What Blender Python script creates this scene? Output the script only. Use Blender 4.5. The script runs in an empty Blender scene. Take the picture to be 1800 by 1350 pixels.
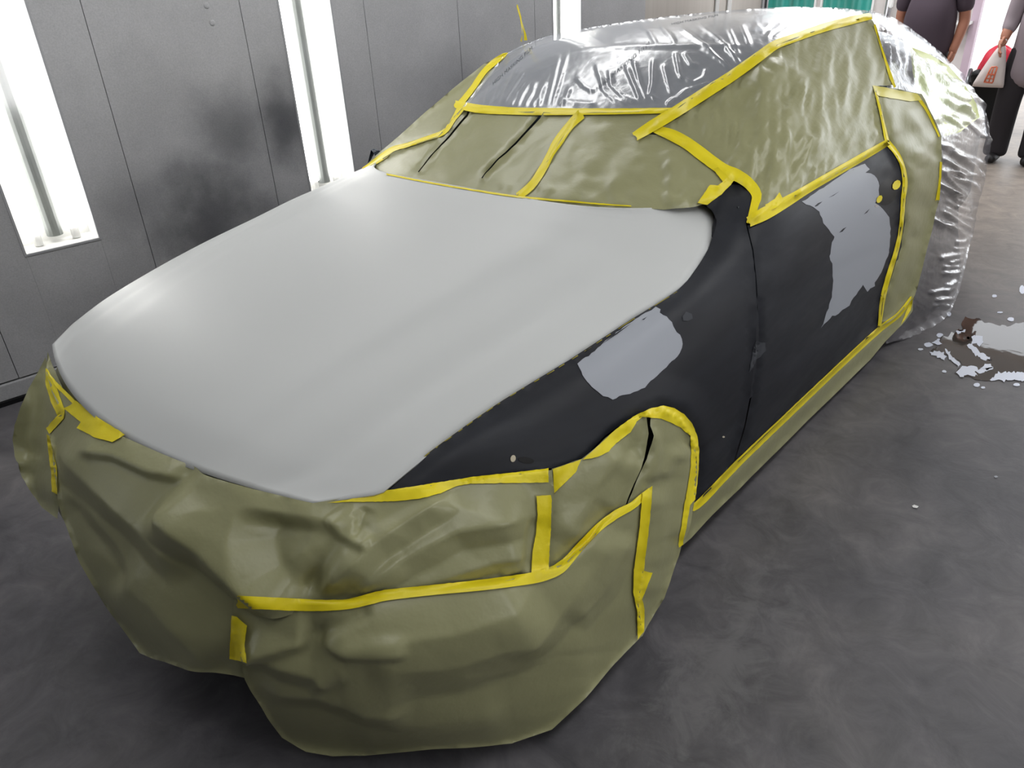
import bpy, bmesh, math, random
import numpy as np
from mathutils import Vector, Matrix, noise
from mathutils.bvhtree import BVHTree
from mathutils.geometry import delaunay_2d_cdt
random.seed(7)
rng = np.random.default_rng(7)
S = bpy.context.scene
COL = S.collection

# ------------------------------------------------------------------ camera, world, lights, exposure
W, H, FPX = 1800.0, 1350.0, 1333.466
CAM = np.array([1.68149, -0.43251, 1.64747])
ROT = np.array([[0.76482546, 0.64268371, -0.04471756],
                [0.28085695, -0.39509169, -0.87465532],
                [-0.57979426, 0.65639942, -0.48267837]])      # rows: right, down, forward
cd = bpy.data.cameras.new('camera'); cam = bpy.data.objects.new('camera', cd); COL.objects.link(cam)
cd.sensor_width = 36.0; cd.lens = 36.0 * FPX / W; cd.clip_start = 0.05
m = Matrix([[ROT[0][i], -ROT[1][i], -ROT[2][i], CAM[i]] for i in range(3)] + [[0, 0, 0, 1]])
cam.matrix_world = m
S.camera = cam
S.view_settings.view_transform = 'Standard'; S.view_settings.look = 'None'
S.view_settings.gamma = 1.0; S.view_settings.use_curve_mapping = False
S.view_settings.exposure = 0.0
wd = bpy.data.worlds.new('world'); S.world = wd; wd.use_nodes = True
bg = wd.node_tree.nodes['Background']; bg.inputs[0].default_value = (0.93, 0.96, 1.0, 1); bg.inputs[1].default_value = 3.2

def area(name, loc, size, power, rot=(0, 0, 0), color=(1, 1, 1)):
    l = bpy.data.lights.new(name, 'AREA'); l.shape = 'RECTANGLE'; l.size, l.size_y = size
    l.energy = power; l.color = color
    o = bpy.data.objects.new(name, l); COL.objects.link(o); o.location = loc; o.rotation_euler = rot
    return o
# the booth's ceiling tubes run in two rows; more tubes on the right-hand wall
area('ceiling_lamp', (-0.95, 1.6, 2.62), (0.35, 5.2), 38)
area('ceiling_lamp', (1.9, 1.6, 2.62), (0.35, 5.2), 40)
area('ceiling_lamp', (0.4, -1.75, 2.62), (3.0, 0.35), 2)
for y in (0.9, 3.2): area('wall_lamp', (3.42, y, 1.45), (1.6, 0.3), 11, (0, math.radians(90), 0))
area('shop_lamp', (-0.6, 7.2, 3.4), (1.2, 1.2), 90)

# ------------------------------------------------------------------ projection helpers
def ray_dirs(px):
    px = np.asarray(px, float).reshape(-1, 2)
    v = np.column_stack([px[:, 0] - W / 2, px[:, 1] - H / 2, np.full(len(px), FPX)])
    v /= np.linalg.norm(v, axis=1)[:, None]
    return v @ ROT
def project(P):
    q = (np.asarray(P, float).reshape(-1, 3) - CAM) @ ROT.T
    return np.column_stack([W / 2 + FPX * q[:, 0] / q[:, 2], H / 2 + FPX * q[:, 1] / q[:, 2]])
def at_axis(px, axis, val):
    d = ray_dirs([px])[0]; t = (val - CAM[axis]) / d[axis]; return CAM + t * d
def at_z(px, z): return at_axis(px, 2, z)

# ------------------------------------------------------------------ materials
def mat(name, color, rough=0.5, metal=0.0, spec=0.5, **kw):
    m = bpy.data.materials.new(name); m.use_nodes = True
    b = m.node_tree.nodes['Principled BSDF']
    b.inputs['Base Color'].default_value = (*color, 1)
    b.inputs['Roughness'].default_value = rough; b.inputs['Metallic'].default_value = metal
    b.inputs['Specular IOR Level'].default_value = spec
    for k, v in kw.items(): b.inputs[k].default_value = v
    return m
def srgb(*c): return tuple(((x / 255.0 + 0.055) / 1.055) ** 2.4 if x > 10 else x / 255.0 / 12.92 for x in c)
def N(m, t, **kw):
    n = m.node_tree.nodes.new(t)
    for k, v in kw.items():
        if k in n.inputs.keys(): n.inputs[k].default_value = v
        else: setattr(n, k, v)
    return n
def L(m, a, b): m.node_tree.links.new(a, b)
def bsdf(m): return m.node_tree.nodes['Principled BSDF']
def objco(m, scale=(1, 1, 1), rot=(0, 0, 0)):
    t = N(m, 'ShaderNodeTexCoord'); mp = N(m, 'ShaderNodeMapping')
    mp.inputs['Scale'].default_value = scale; mp.inputs['Rotation'].default_value = rot
    L(m, t.outputs['Object'], mp.inputs['Vector']); return mp.outputs['Vector']
def ramp(m, fac, stops):
    r = N(m, 'ShaderNodeValToRGB'); e = r.color_ramp.elements
    while len(e) < len(stops): e.new(0.5)
    for el, (p, c) in zip(e, stops):
        el.position = p; el.color = (*c, 1) if len(c) == 3 else c
    L(m, fac, r.inputs['Fac']); return r.outputs['Color']
def noise_tex(m, co, scale, detail=4, rough=0.55, dist=0.0):
    n = N(m, 'ShaderNodeTexNoise'); n.inputs['Scale'].default_value = scale
    n.inputs['Detail'].default_value = detail; n.inputs['Roughness'].default_value = rough
    n.inputs['Distortion'].default_value = dist
    L(m, co, n.inputs['Vector']); return n
def bump(m, fac, strength=0.2, dist=0.01, normal=None):
    b = N(m, 'ShaderNodeBump'); b.inputs['Strength'].default_value = strength; b.inputs['Distance'].default_value = dist
    L(m, fac, b.inputs['Height'])
    if normal is not None: L(m, normal, b.inputs['Normal'])
    L(m, b.outputs['Normal'], bsdf(m).inputs['Normal']); return b.outputs['Normal']
def mixcol(m, fac, a, b, blend='MIX'):
    x = N(m, 'ShaderNodeMix', data_type='RGBA', blend_type=blend)
    for s, v in ((x.inputs[0], fac), (x.inputs[6], a), (x.inputs[7], b)):
        if isinstance(v, (int, float)): s.default_value = v
        elif isinstance(v, tuple): s.default_value = (*v, 1)
        else: L(m, v, s)
    return x.outputs[2]

# kraft masking paper: olive, slightly waxy, faint fibre
M_PAPER = mat('kraft_paper', srgb(158, 158, 118), 0.36, 0, 0.5)
co = objco(M_PAPER)
n1 = noise_tex(M_PAPER, co, 3.0, 3); n2 = noise_tex(M_PAPER, co, 180.0, 3)
c = mixcol(M_PAPER, n1.outputs['Fac'], srgb(146, 145, 107), srgb(157, 156, 118))
L(M_PAPER, c, bsdf(M_PAPER).inputs['Base Color'])
nb = bump(M_PAPER, noise_tex(M_PAPER, objco(M_PAPER, (1, 1, 1)), 22.0, 3).outputs['Fac'], 0.25, 0.006)
bump(M_PAPER, n2.outputs['Fac'], 0.12, 0.001, nb)
# yellow masking tape
M_TAPE = mat('masking_tape', srgb(236, 216, 20), 0.42, 0, 0.4)
co = objco(M_TAPE)
c = mixcol(M_TAPE, noise_tex(M_TAPE, co, 14.0, 3).outputs['Fac'], srgb(228, 206, 12), srgb(242, 226, 44))
L(M_TAPE, c, bsdf(M_TAPE).inputs['Base Color'])
bump(M_TAPE, noise_tex(M_TAPE, co, 90.0, 3).outputs['Fac'], 0.2, 0.002)
M_TAPE_PALE = mat('masking_tape_over_film', srgb(222, 212, 110), 0.35)
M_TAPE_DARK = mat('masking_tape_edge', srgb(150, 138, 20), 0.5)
# primer on the hood
M_HOOD = mat('grey_white_primer', srgb(203, 205, 204), 0.42, 0, 0.25)
co = objco(M_HOOD)
bump(M_HOOD, noise_tex(M_HOOD, co, 260.0, 2).outputs['Fac'], 0.05, 0.001)
# sanded dark navy paint
M_DARK = mat('sanded_navy_paint', srgb(40, 42, 48), 0.5, 0, 0.28)
co = objco(M_DARK, (1, 0.5, 3.0), (0.35, 0, 0))
n1 = noise_tex(M_DARK, co, 2.2, 6, 0.6, 0.6)
L(M_DARK, ramp(M_DARK, n1.outputs['Fac'], [(0.3, srgb(30, 31, 36)), (0.55, srgb(37, 39, 45)), (0.8, srgb(52, 54, 60))]), bsdf(M_DARK).inputs['Base Color'])
n2 = noise_tex(M_DARK, objco(M_DARK, (1, 1, 4)), 6, 5)
rr = N(M_DARK, 'ShaderNodeMapRange'); rr.inputs[3].default_value = 0.40; rr.inputs[4].default_value = 0.62
L(M_DARK, n2.outputs['Fac'], rr.inputs[0]); L(M_DARK, rr.outputs[0], bsdf(M_DARK).inputs['Roughness'])
M_PRIMER = mat('grey_spot_primer', srgb(160, 164, 172), 0.5, 0, 0.3)
M_SCUFF = mat('sanded_scuff', srgb(66, 68, 73), 0.6, 0, 0.2)
M_BLACK = mat('black_plastic', srgb(18, 18, 20), 0.5, 0, 0.3)
M_GLASS = mat('dark_windshield_glass', srgb(70, 78, 88), 0.12, 0, 0.5)
M_TYRE = mat('black_rubber', srgb(24, 24, 25), 0.8)
M_RIM = mat('alloy_rim', srgb(120, 122, 126), 0.35, 0.8)
M_BEIGE = mat('beige_filler', srgb(200, 190, 168), 0.6)
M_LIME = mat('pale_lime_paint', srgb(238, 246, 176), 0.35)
M_CHROME = mat('bare_metal', srgb(190, 190, 192), 0.2, 1.0)
# clear plastic masking film: thin, crinkled, strongly reflecting
def film(name, base, opac, rough, bscale, bstr, gloss):
    m = mat(name, base, rough, 0.0, 0.9)
    nt = m.node_tree; b = bsdf(m); out = nt.nodes['Material Output']
    tr = N(m, 'ShaderNodeBsdfTransparent'); tr.inputs[0].default_value = (0.93, 0.95, 0.97, 1)
    mx = N(m, 'ShaderNodeMixShader')
    mx.inputs[0].default_value = opac
    L(m, tr.outputs[0], mx.inputs[1]); L(m, b.outputs[0], mx.inputs[2])
    gl = N(m, 'ShaderNodeBsdfGlossy'); gl.inputs['Roughness'].default_value = rough; gl.inputs[0].default_value = (1, 1, 1, 1)
    fr = N(m, 'ShaderNodeFresnel'); fr.inputs[0].default_value = 1.5
    mr = N(m, 'ShaderNodeMapRange'); mr.inputs[3].default_value = gloss; mr.inputs[4].default_value = 1.0
    L(m, fr.outputs[0], mr.inputs[0])
    m2 = N(m, 'ShaderNodeMixShader'); L(m, mr.outputs[0], m2.inputs[0]); L(m, mx.outputs[0], m2.inputs[1]); L(m, gl.outputs[0], m2.inputs[2]); L(m, m2.outputs[0], out.inputs[0])
    co = objco(m)
    n = noise_tex(m, co, bscale, 4, 0.6, 1.2)
    nn_ = bump(m, n.outputs['Fac'], bstr, 0.01)
    for k_ in (gl, fr): L(m, nn_, k_.inputs['Normal'])
    return m
M_FILM = film('clear_masking_film', srgb(205, 210, 219), 0.40, 0.24, 16.0, 0.13, 0.06)
M_FILM_REAR = film('clear_film_over_tail', srgb(200, 196, 203), 0.17, 0.12, 26.0, 0.3, 0.10)
M_PRINT = mat('grey_film_print', srgb(88, 92, 98), 0.5)

# ------------------------------------------------------------------ object helpers
def link(name, me, parent=None, material=None):
    o = bpy.data.objects.new(name, me); COL.objects.link(o)
    if parent is not None: o.parent = parent
    if material is not None and len(me.materials) == 0: me.materials.append(material)
    return o
def empty(name, label, cat, group=None, loc=(0, 0, 0), kind=None):
    o = bpy.data.objects.new(name, None); COL.objects.link(o); o.location = loc; o.empty_display_size = 0.1
    tag(o, label, cat, group, kind); return o
def tag(o, label=None, cat=None, group=None, kind=None):
    if label: o['label'] = label
    if cat: o['category'] = cat
    if group: o['group'] = group
    if kind: o['kind'] = kind
    return o
def mesh_from(name, verts, faces, smooth=True):
    me = bpy.data.meshes.new(name)
    me.from_pydata([tuple(v) for v in verts], [], [tuple(f) for f in faces]); me.update()
    if smooth:
        me.polygons.foreach_set('use_smooth', [True] * len(me.polygons))
    return me
def bm_obj(name, bm, parent=None, material=None, smooth=False):
    me = bpy.data.meshes.new(name); bmesh.ops.recalc_face_normals(bm, faces=bm.faces); bm.to_mesh(me); bm.free()
    if smooth: me.polygons.foreach_set('use_smooth', [True] * len(me.polygons))
    return link(name, me, parent, material)
def add_box(bm, c, s, rz=0.0, bev=0.0):
    t = Matrix.Translation(c) @ Matrix.Rotation(rz, 4, 'Z') @ Matrix.Diagonal((*s, 1))
    r = bmesh.ops.create_cube(bm, size=1.0, matrix=t)
    if bev > 0:
        es = list({e for v in r['verts'] for e in v.link_edges})
        bmesh.ops.bevel(bm, geom=es, offset=bev, segments=2, affect='EDGES')
def box(name, c, s, material, parent=None, rz=0.0, bev=0.0):
    bm = bmesh.new(); add_box(bm, c, s, rz, bev); return bm_obj(name, bm, parent, material)
def add_tube(bm, pts, r, seg=10, caps=True):
    pts = [Vector(p) for p in pts]; rings = []
    for i, p in enumerate(pts):
        d = (pts[min(i + 1, len(pts) - 1)] - pts[max(i - 1, 0)]).normalized()
        a = d.orthogonal().normalized() if abs(d.z) > 0.95 else d.cross(Vector((0, 0, 1))).normalized()
        b = d.cross(a); rad = r[i] if isinstance(r, (list, tuple)) else r
        rings.append([bm.verts.new(p + a * (rad * math.cos(2 * math.pi * k / seg)) + b * (rad * math.sin(2 * math.pi * k / seg))) for k in range(seg)])
    for u, v in zip(rings, rings[1:]):
        for k in range(seg): bm.faces.new((u[k], u[(k + 1) % seg], v[(k + 1) % seg], v[k]))
    if caps: bm.faces.new(rings[0][::-1]); bm.faces.new(rings[-1])
def tube(name, pts, r, material, parent=None, seg=10):
    bm = bmesh.new(); add_tube(bm, pts, r, seg); return bm_obj(name, bm, parent, material, True)

# ------------------------------------------------------------------ surfaces (grids of 3D control points, Catmull-Rom refined)
def catmull(A, n):
    A = np.asarray(A, float); k = len(A)
    out = []
    for t in np.linspace(0, k - 1, n):
        i = min(int(t), k - 2); u = t - i
        p0, p1, p2, p3 = A[max(i - 1, 0)], A[i], A[i + 1], A[min(i + 2, k - 1)]
        if i == 0: p0 = 2 * p1 - p2
        if i + 2 > k - 1: p3 = 2 * p2 - p1
        out.append(0.5 * (2 * p1 + (p2 - p0) * u + (2 * p0 - 5 * p1 + 4 * p2 - p3) * u * u + (3 * p1 - p0 - 3 * p2 + p3) * u ** 3))
    return np.array(out)
def refine(G, nu, nv):
    G = np.asarray(G, float)
    G = catmull(G, nu); G = catmull(G.transpose(1, 0, 2), nv).transpose(1, 0, 2); return G
def grid_faces(nu, nv):
    return [(i * nv + j, i * nv + j + 1, (i + 1) * nv + j + 1, (i + 1) * nv + j) for i in range(nu - 1) for j in range(nv - 1)]
class Surf:
    def __init__(self, verts, faces, closed=None):
        self.v = np.asarray(verts, float); self.f = faces
        self.bvh = BVHTree.FromPolygons([Vector(p) for p in self.v], faces)
        self.px = project(self.v); self.d = np.linalg.norm(self.v - CAM, axis=1)
        n = np.zeros_like(self.v); F = np.array([f[:3] for f in faces])
        fn = np.cross(self.v[F[:, 1]] - self.v[F[:, 0]], self.v[F[:, 2]] - self.v[F[:, 0]])
        for k in range(3): np.add.at(n, F[:, k], fn)
        self.n = n / (np.linalg.norm(n, axis=1)[:, None] + 1e-12)
        self.sg = 1.0 if closed is None else float(np.sign((((self.v - np.array(closed)) * self.n).sum(1)).mean()))
        self.closed = closed
def gsurf(G, closed=None):
    nu, nv = G.shape[:2]; return Surf(G.reshape(-1, 3), grid_faces(nu, nv), closed)
O = Vector(CAM)
def cast(px, surfs):
    """distance along the view ray and facing normal for each pixel; off a silhouette the nearest vertex gives the distance"""
    px = np.asarray(px, float); D = ray_dirs(px); dist = np.zeros(len(px)); nor = np.zeros((len(px), 3))
    for i, d in enumerate(D):
        best = None; v = Vector(d)
        for s in surfs:
            h = s.bvh.ray_cast(O, v)
            if h[0] is not None and s.closed is not None and h[1].dot(v) * s.sg > 0: continue
            if h[0] is not None and (best is None or h[3] < best[0]): best = (h[3], h[1])
        if best is None:
            bb = None
            for s in surfs:
                e = ((s.px - px[i]) ** 2).sum(1) + (s.d * 3.0) ** 2; k = int(e.argmin())
                if bb is None or e[k] < bb[0]: bb = (e[k], s.d[k], s.n[k])
            best = (bb[1], Vector(bb[2]))
        n = np.array(best[1]); 
        if n @ d > 0: n = -n
        dist[i] = best[0]; nor[i] = n
    return D, dist, nor
def inside(P, poly):
    x, y = P[:, 0], P[:, 1]; r = np.zeros(len(P), bool); q = np.asarray(poly, float); j = len(q) - 1
    for i in range(len(q)):
        xi, yi = q[i]; xj, yj = q[j]
        if yi != yj:
            r ^= ((yi > y) != (yj > y)) & (x < (xj - xi) * (y - yi) / (yj - yi) + xi)
        j = i
    return r
def resample(poly, g, closed=True, jag=0.0):
    P = [np.array(p, float) for p in poly]; out = []
    n = len(P) if closed else len(P) - 1
    for i in range(n):
        a, b = P[i], P[(i + 1) % len(P)]; k = max(1, int(np.linalg.norm(b - a) / g))
        for t in range(k): 
            q = a + (b - a) * t / k
            if jag: q = q + rng.normal(0, jag, 2)
            out.append(q)
    if not closed: out.append(P[-1])
    return np.array(out)
def smooth_poly(poly, closed=True, n=6):
    """rounds an outline a little (Catmull-Rom)"""
    P = np.array(poly, float); k = len(P); out = []
    for i in range(k if closed else k - 1):
        p0, p1, p2, p3 = P[(i - 1) % k], P[i], P[(i + 1) % k], P[(i + 2) % k]
        if not closed:
            if i == 0: p0 = 2 * p1 - p2
            if i + 2 > k - 1: p3 = 2 * p2 - p1
        for t in range(n):
            u = t / n
            out.append(0.5 * (2 * p1 + (p2 - p0) * u + (2 * p0 - 5 * p1 + 4 * p2 - p3) * u * u + (3 * p1 - p0 - 3 * p2 + p3) * u ** 3))
    if not closed: out.append(P[-1])
    return np.array(out)
def seg_dist(P, line):
    """signed distance to a polyline, and the arc position 0..1"""
    q = np.asarray(line, float); L_ = np.linalg.norm(np.diff(q, axis=0), axis=1); tot = L_.sum(); acc = 0
    bd = np.full(len(P), 1e9); sg = np.zeros(len(P)); ar = np.zeros(len(P)); over = np.zeros(len(P))
    for i in range(len(q) - 1):
        a, b = q[i], q[i + 1]; ab = b - a; l = L_[i] + 1e-9
        t = ((P - a) @ ab) / l ** 2; tc = np.clip(t, 0, 1)
        c = a + tc[:, None] * ab; d = np.linalg.norm(P - c, axis=1)
        s = np.sign(ab[0] * (P[:, 1] - a[1]) - ab[1] * (P[:, 0] - a[0]))
        k = d < bd; bd[k] = d[k]; sg[k] = s[k]; ar[k] = ((acc + tc * l) / tot)[k]; acc += L_[i]
    return bd, sg, ar
def creased(px, creases, amp_k=1.0):
    """height (metres, along the normal) of hand-placed folds: (line, amplitude, width below/right, width above/left, kind)"""
    h = np.zeros(len(px))
    for cr in creases:
        line, amp, w1, w2 = cr[:4]; amp = amp * (amp_k if max(w1, w2) >= 26 or max(w1, w2) < 7 else min(amp_k, 1.25)); kind = cr[4] if len(cr) > 4 else 'ridge'
        d, s, a = seg_dist(px, line)
        w = np.where(s > 0, w1, w2)
        fade = np.clip(np.minimum(a, 1 - a) / 0.18, 0, 1) if kind != 'fan' else np.clip(a / 0.9, 0, 1) * np.clip((1 - a) / 0.1 , 0, 1)
        fade = fade * fade * (3 - 2 * fade)
        if kind == 'step':
            h += amp * 0.5 * (np.tanh(-s * d / w1)) * np.exp(-(d / w2) ** 2) * fade
        elif kind == 'sharp':
            h += amp * np.exp(-d / w) * fade
        else:
            x = d / (1.75 * w); q = np.clip(1.0 - np.sqrt(x * x + 0.0012), 0, 1); h += amp * np.where(q > .12, q - .06, q * q * 4.1667) * fade
    return h
def patch(name, outline, surfs, g, lift, material, parent=None, creases=(), nz=(), smooth_n=0, jag=0.0, label=None, mirror_extra=None, hug=False, amp_k=1.0, gmin=0.0):
    """a sheet: the outline is laid on the given surfaces, meshed, smoothed, folded"""
    B = resample(outline, g, True, jag)
    x0, y0 = B.min(0); x1, y1 = B.max(0)
    gx, gy = np.meshgrid(np.arange(x0, x1, g), np.arange(y0, y1, g * 0.87)); gx[1::2] += g / 2
    I = np.column_stack([gx.ravel(), gy.ravel()])
    I = I[inside(I, B)]
    if len(I):
        md = np.full(len(I), 1e9)
        for i in range(len(B)):
            a, b = B[i], B[(i + 1) % len(B)]; ab = b - a; l2 = ab @ ab + 1e-12
            t = np.clip(((I - a) @ ab) / l2, 0, 1); md = np.minimum(md, np.linalg.norm(I - a - t[:, None] * ab, axis=1))
        I = I[md > 0.42 * g]
    P = np.vstack([B, I]) if len(I) else B
    nb = len(B)
    r = delaunay_2d_cdt([Vector(p) for p in P], [(i, (i + 1) % nb) for i in range(nb)], [], 0, 1e-4)
    V = np.array([tuple(v) for v in r[0]]); F = np.array([tuple(f) for f in r[2]])
    cen = V[F].mean(1); F = F[inside(cen, B)]
    a = V[F]; ar = (a[:, 1, 0] - a[:, 0, 0]) * (a[:, 2, 1] - a[:, 0, 1]) - (a[:, 1, 1] - a[:, 0, 1]) * (a[:, 2, 0] - a[:, 0, 0])
    F[ar > 0] = F[ar > 0][:, ::-1]        # face the camera
    used = np.unique(F); idx = -np.ones(len(V), int); idx[used] = np.arange(len(used)); V = V[used]; F = idx[F]
    D, dist, nor = cast(V, surfs); d0 = dist.copy()
    if smooth_n:
        E = np.vstack([F[:, [0, 1]], F[:, [1, 2]], F[:, [2, 0]]]); E = np.vstack([E, E[:, ::-1]])
        cnt = np.zeros(len(V)); np.add.at(cnt, E[:, 0], 1)
        for _ in range(smooth_n):
            s = np.zeros(len(V)); np.add.at(s, E[:, 0], dist[E[:, 1]]); dist = 0.5 * dist + 0.5 * s / cnt
            sn = np.zeros((len(V), 3)); np.add.at(sn, E[:, 0], nor[E[:, 1]]); nor = 0.5 * nor + 0.5 * sn / cnt[:, None]
        nor /= np.linalg.norm(nor, axis=1)[:, None]
    if hug: dist = np.minimum(dist, d0)
    h = np.full(len(V), lift) + creased(V, creases, amp_k)
    P3 = CAM + D * dist[:, None]
    for amp, sc, ax, ay, ang in [q for q in nz if len(q) == 5]:       # anisotropic crumple: amplitude (m), size (px), stretch
        ca, sa = math.cos(ang), math.sin(ang)
        u = (V[:, 0] * ca + V[:, 1] * sa) / (sc * ax); v = (-V[:, 0] * sa + V[:, 1] * ca) / (sc * ay)
        h += amp * np.array([(1 - 2 * abs(noise.noise(Vector((a_, b_, lift * 77 + 3.1))))) * 0.6 + 0.4 * noise.noise(Vector((a_ * 2.1, b_ * 2.1, 9.7))) for a_, b_ in zip(u, v)])
    for amp, sc, ax, ay, ang, _v in [q for q in nz if len(q) == 6]:      # facets with sharp edges
        ca, sa = math.cos(ang), math.sin(ang); seed = outline[0][0] * .37
        u = (V[:, 0] * ca + V[:, 1] * sa) / (sc * ax); v = (-V[:, 0] * sa + V[:, 1] * ca) / (sc * ay)
        for i, (a_, b_) in enumerate(zip(u, v)):
            dd = noise.voronoi(Vector((a_ + seed, b_, seed)))[0]; h[i] += amp * (min(dd[1] - dd[0], .6) + .5 * noise.noise(Vector((a_ * .7, b_ * .7, 4.4))))
    gz = np.clip(np.abs((nor * D).sum(1)) * 2.2, gmin, 1)
    P3 = P3 + nor * ((h - lift) * gz)[:, None] - D * (lift * 1.15)
    verts = P3; faces = [tuple(map(int, f)) for f in F]
    if mirror_extra is not None:
        G = mirror_extra; k = len(verts); verts = np.vstack([verts, G.reshape(-1, 3)])
        allf = faces + [tuple(k + i for i in f) for f in grid_faces(*G.shape[:2])]
    else: allf = faces
    o = link(name, mesh_from(name, verts, allf), parent, material)
    if label: o['label'] = label
    o_s = Surf(P3, faces)
    return o, o_s
def ribbon(name, pts, surfs, material, parent, lift=0.003, step=7.0, label=None, torn=True):
    """a strip of tape: centre line with widths (pixels of the photograph), pressed onto what lies below"""
    A = np.array(pts, float); C_ = smooth_poly(A, False, 5)
    # resample
    d = np.r_[0, np.cumsum(np.linalg.norm(np.diff(C_[:, :2], axis=0), axis=1))]
    k = max(3, int(d[-1] / step)); t = np.linspace(0, d[-1], k)
    Q = np.column_stack([np.interp(t, d, C_[:, j]) for j in range(3)])
    T = np.gradient(Q[:, :2], axis=0); T /= np.linalg.norm(T, axis=1)[:, None] + 1e-9
    Nn = np.column_stack([-T[:, 1], T[:, 0]])
    m = 5; off = np.linspace(-0.5, 0.5, m)
    P = np.array([[Q[i, :2] + Nn[i] * Q[i, 2] * o for o in off] for i in range(k)])
    if torn:
        P[0] += T[0] * rng.normal(0, 1.2, (m, 1)); P[-1] += T[-1] * rng.normal(0, 1.2, (m, 1))
    D, dist, nor = cast(P.reshape(-1, 2), surfs)
    dist = dist.reshape(k, m); d0 = dist.copy()
    for _ in range(3):
        e = np.pad(dist, 1, mode='edge'); dist = 0.4 * dist + 0.15 * (e[:-2, 1:-1] + e[2:, 1:-1] + e[1:-1, :-2] + e[1:-1, 2:])
    V = CAM + D * (np.minimum(dist, d0).reshape(-1) - lift)[:, None] + np.array([noise.noise(Vector((*p, 3.3))) * 0.0012 for p in (P.reshape(-1, 2) / 9)])[:, None] * nor
    me = mesh_from(name, V, [f[::-1] for f in grid_faces(k, m)])
    o = link(name, me, parent, material)
    if label: o['label'] = label
    return o
def tape(outline, surfs, parent, g=5.0, lift=0.003, material=None, jag=0.25, label=None, name='tape_strip'):
    return patch(name, outline, surfs, g, lift, material or M_TAPE, parent, smooth_n=3, jag=jag, label=label, hug=True, nz=[(0.0008, 9, 1, 1, 0)])[0]

# ================================================================== the room
WP0 = np.array([-2.07294, 0.29689, 0.0]); WA = math.radians(8.0)
WD = np.array([math.sin(WA), math.cos(WA), 0.0]); WN = np.array([math.cos(WA), -math.sin(WA), 0.0])   # along, into the room
def wpt(s, z, d=0.0): return WP0 + WD * s + WN * d + np.array([0, 0, z])
def wall_slab(bm, s0, s1, z0, z1, d0, d1, bev=0.0):
    c = (wpt(s0, z0, d0) + wpt(s1, z1, d1)) / 2
    add_box(bm, c, (abs(d1 - d0), s1 - s0, z1 - z0), -WA, bev)
CEIL = 2.85
# floor: sealed, worn concrete
M_FLOOR = mat('worn_concrete', srgb(92, 90, 92), 0.5, 0, 0.4)
co = objco(M_FLOOR)
n1 = noise_tex(M_FLOOR, co, 1.6, 8, 0.62, 0.5); n2 = noise_tex(M_FLOOR, co, 7.0, 8, 0.68, 0.8); n3 = noise_tex(M_FLOOR, co, 60.0, 4, 0.6)
c1 = ramp(M_FLOOR, n1.outputs['Fac'], [(0.28, srgb(96, 95, 100)), (0.5, srgb(117, 115, 118)), (0.75, srgb(134, 131, 131))])
c2 = ramp(M_FLOOR, n2.outputs['Fac'], [(0.3, srgb(150, 150, 152)), (0.55, srgb(205, 204, 205)), (0.78, srgb(250, 248, 246))])
c3 = mixcol(M_FLOOR, 0.85, c1, c2, 'MULTIPLY')
# bare, lighter patches where the coating has flaked off beside the car
vo = N(M_FLOOR, 'ShaderNodeVectorMath', operation='SUBTRACT'); L(M_FLOOR, co, vo.inputs[0]); vo.inputs[1].default_value = (1.16, 0.95, 0)
vs = N(M_FLOOR, 'ShaderNodeVectorMath', operation='MULTIPLY'); L(M_FLOOR, vo.outputs[0], vs.inputs[0]); vs.inputs[1].default_value = (6.5, 2.0, 0)
ln = N(M_FLOOR, 'ShaderNodeVectorMath', operation='LENGTH'); L(M_FLOOR, vs.outputs[0], ln.inputs[0])
n4 = noise_tex(M_FLOOR, co, 9.0, 6, 0.7, 1.0)
sb = N(M_FLOOR, 'ShaderNodeMath', operation='MULTIPLY_ADD'); L(M_FLOOR, ln.outputs['Value'], sb.inputs[0]); sb.inputs[1].default_value = -0.28; L(M_FLOOR, n4.outputs['Fac'], sb.inputs[2])
fk = ramp(M_FLOOR, sb.outputs[0], [(0.27, (0, 0, 0)), (0.47, (1, 1, 1))])
fk2 = N(M_FLOOR, 'ShaderNodeMath', operation='MULTIPLY'); L(M_FLOOR, fk, fk2.inputs[0]); fk2.inputs[1].default_value = .5
c4 = mixcol(M_FLOOR, fk2.outputs[0], c3, srgb(122, 121, 122))
# doorway light painted into the concrete: warmer and paler towards the back
sx = N(M_FLOOR, 'ShaderNodeSeparateXYZ'); L(M_FLOOR, co, sx.inputs[0])
my = N(M_FLOOR, 'ShaderNodeMapRange'); my.inputs[1].default_value = 3.2; my.inputs[2].default_value = 5.6; L(M_FLOOR, sx.outputs['Y'], my.inputs[0])
c5 = mixcol(M_FLOOR, my.outputs[0], c4, mixcol(M_FLOOR, 0.8, srgb(176, 164, 152), c2, 'MULTIPLY'))
L(M_FLOOR, c5, bsdf(M_FLOOR).inputs['Base Color'])
rr = N(M_FLOOR, 'ShaderNodeMapRange'); rr.inputs[3].default_value = 0.38; rr.inputs[4].default_value = 0.66
L(M_FLOOR, n2.outputs['Fac'], rr.inputs[0]); L(M_FLOOR, rr.outputs[0], bsdf(M_FLOOR).inputs['Roughness'])
nb = bump(M_FLOOR, n2.outputs['Fac'], 0.18, 0.008)
bump(M_FLOOR, n3.outputs['Fac'], 0.12, 0.002, nb)
tag(box('floor', (0.4, 5.0, -0.05), (9.0, 16.4, 0.1), M_FLOOR), kind='structure', label='worn dark grey concrete shop floor with stains and flakes')

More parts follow.
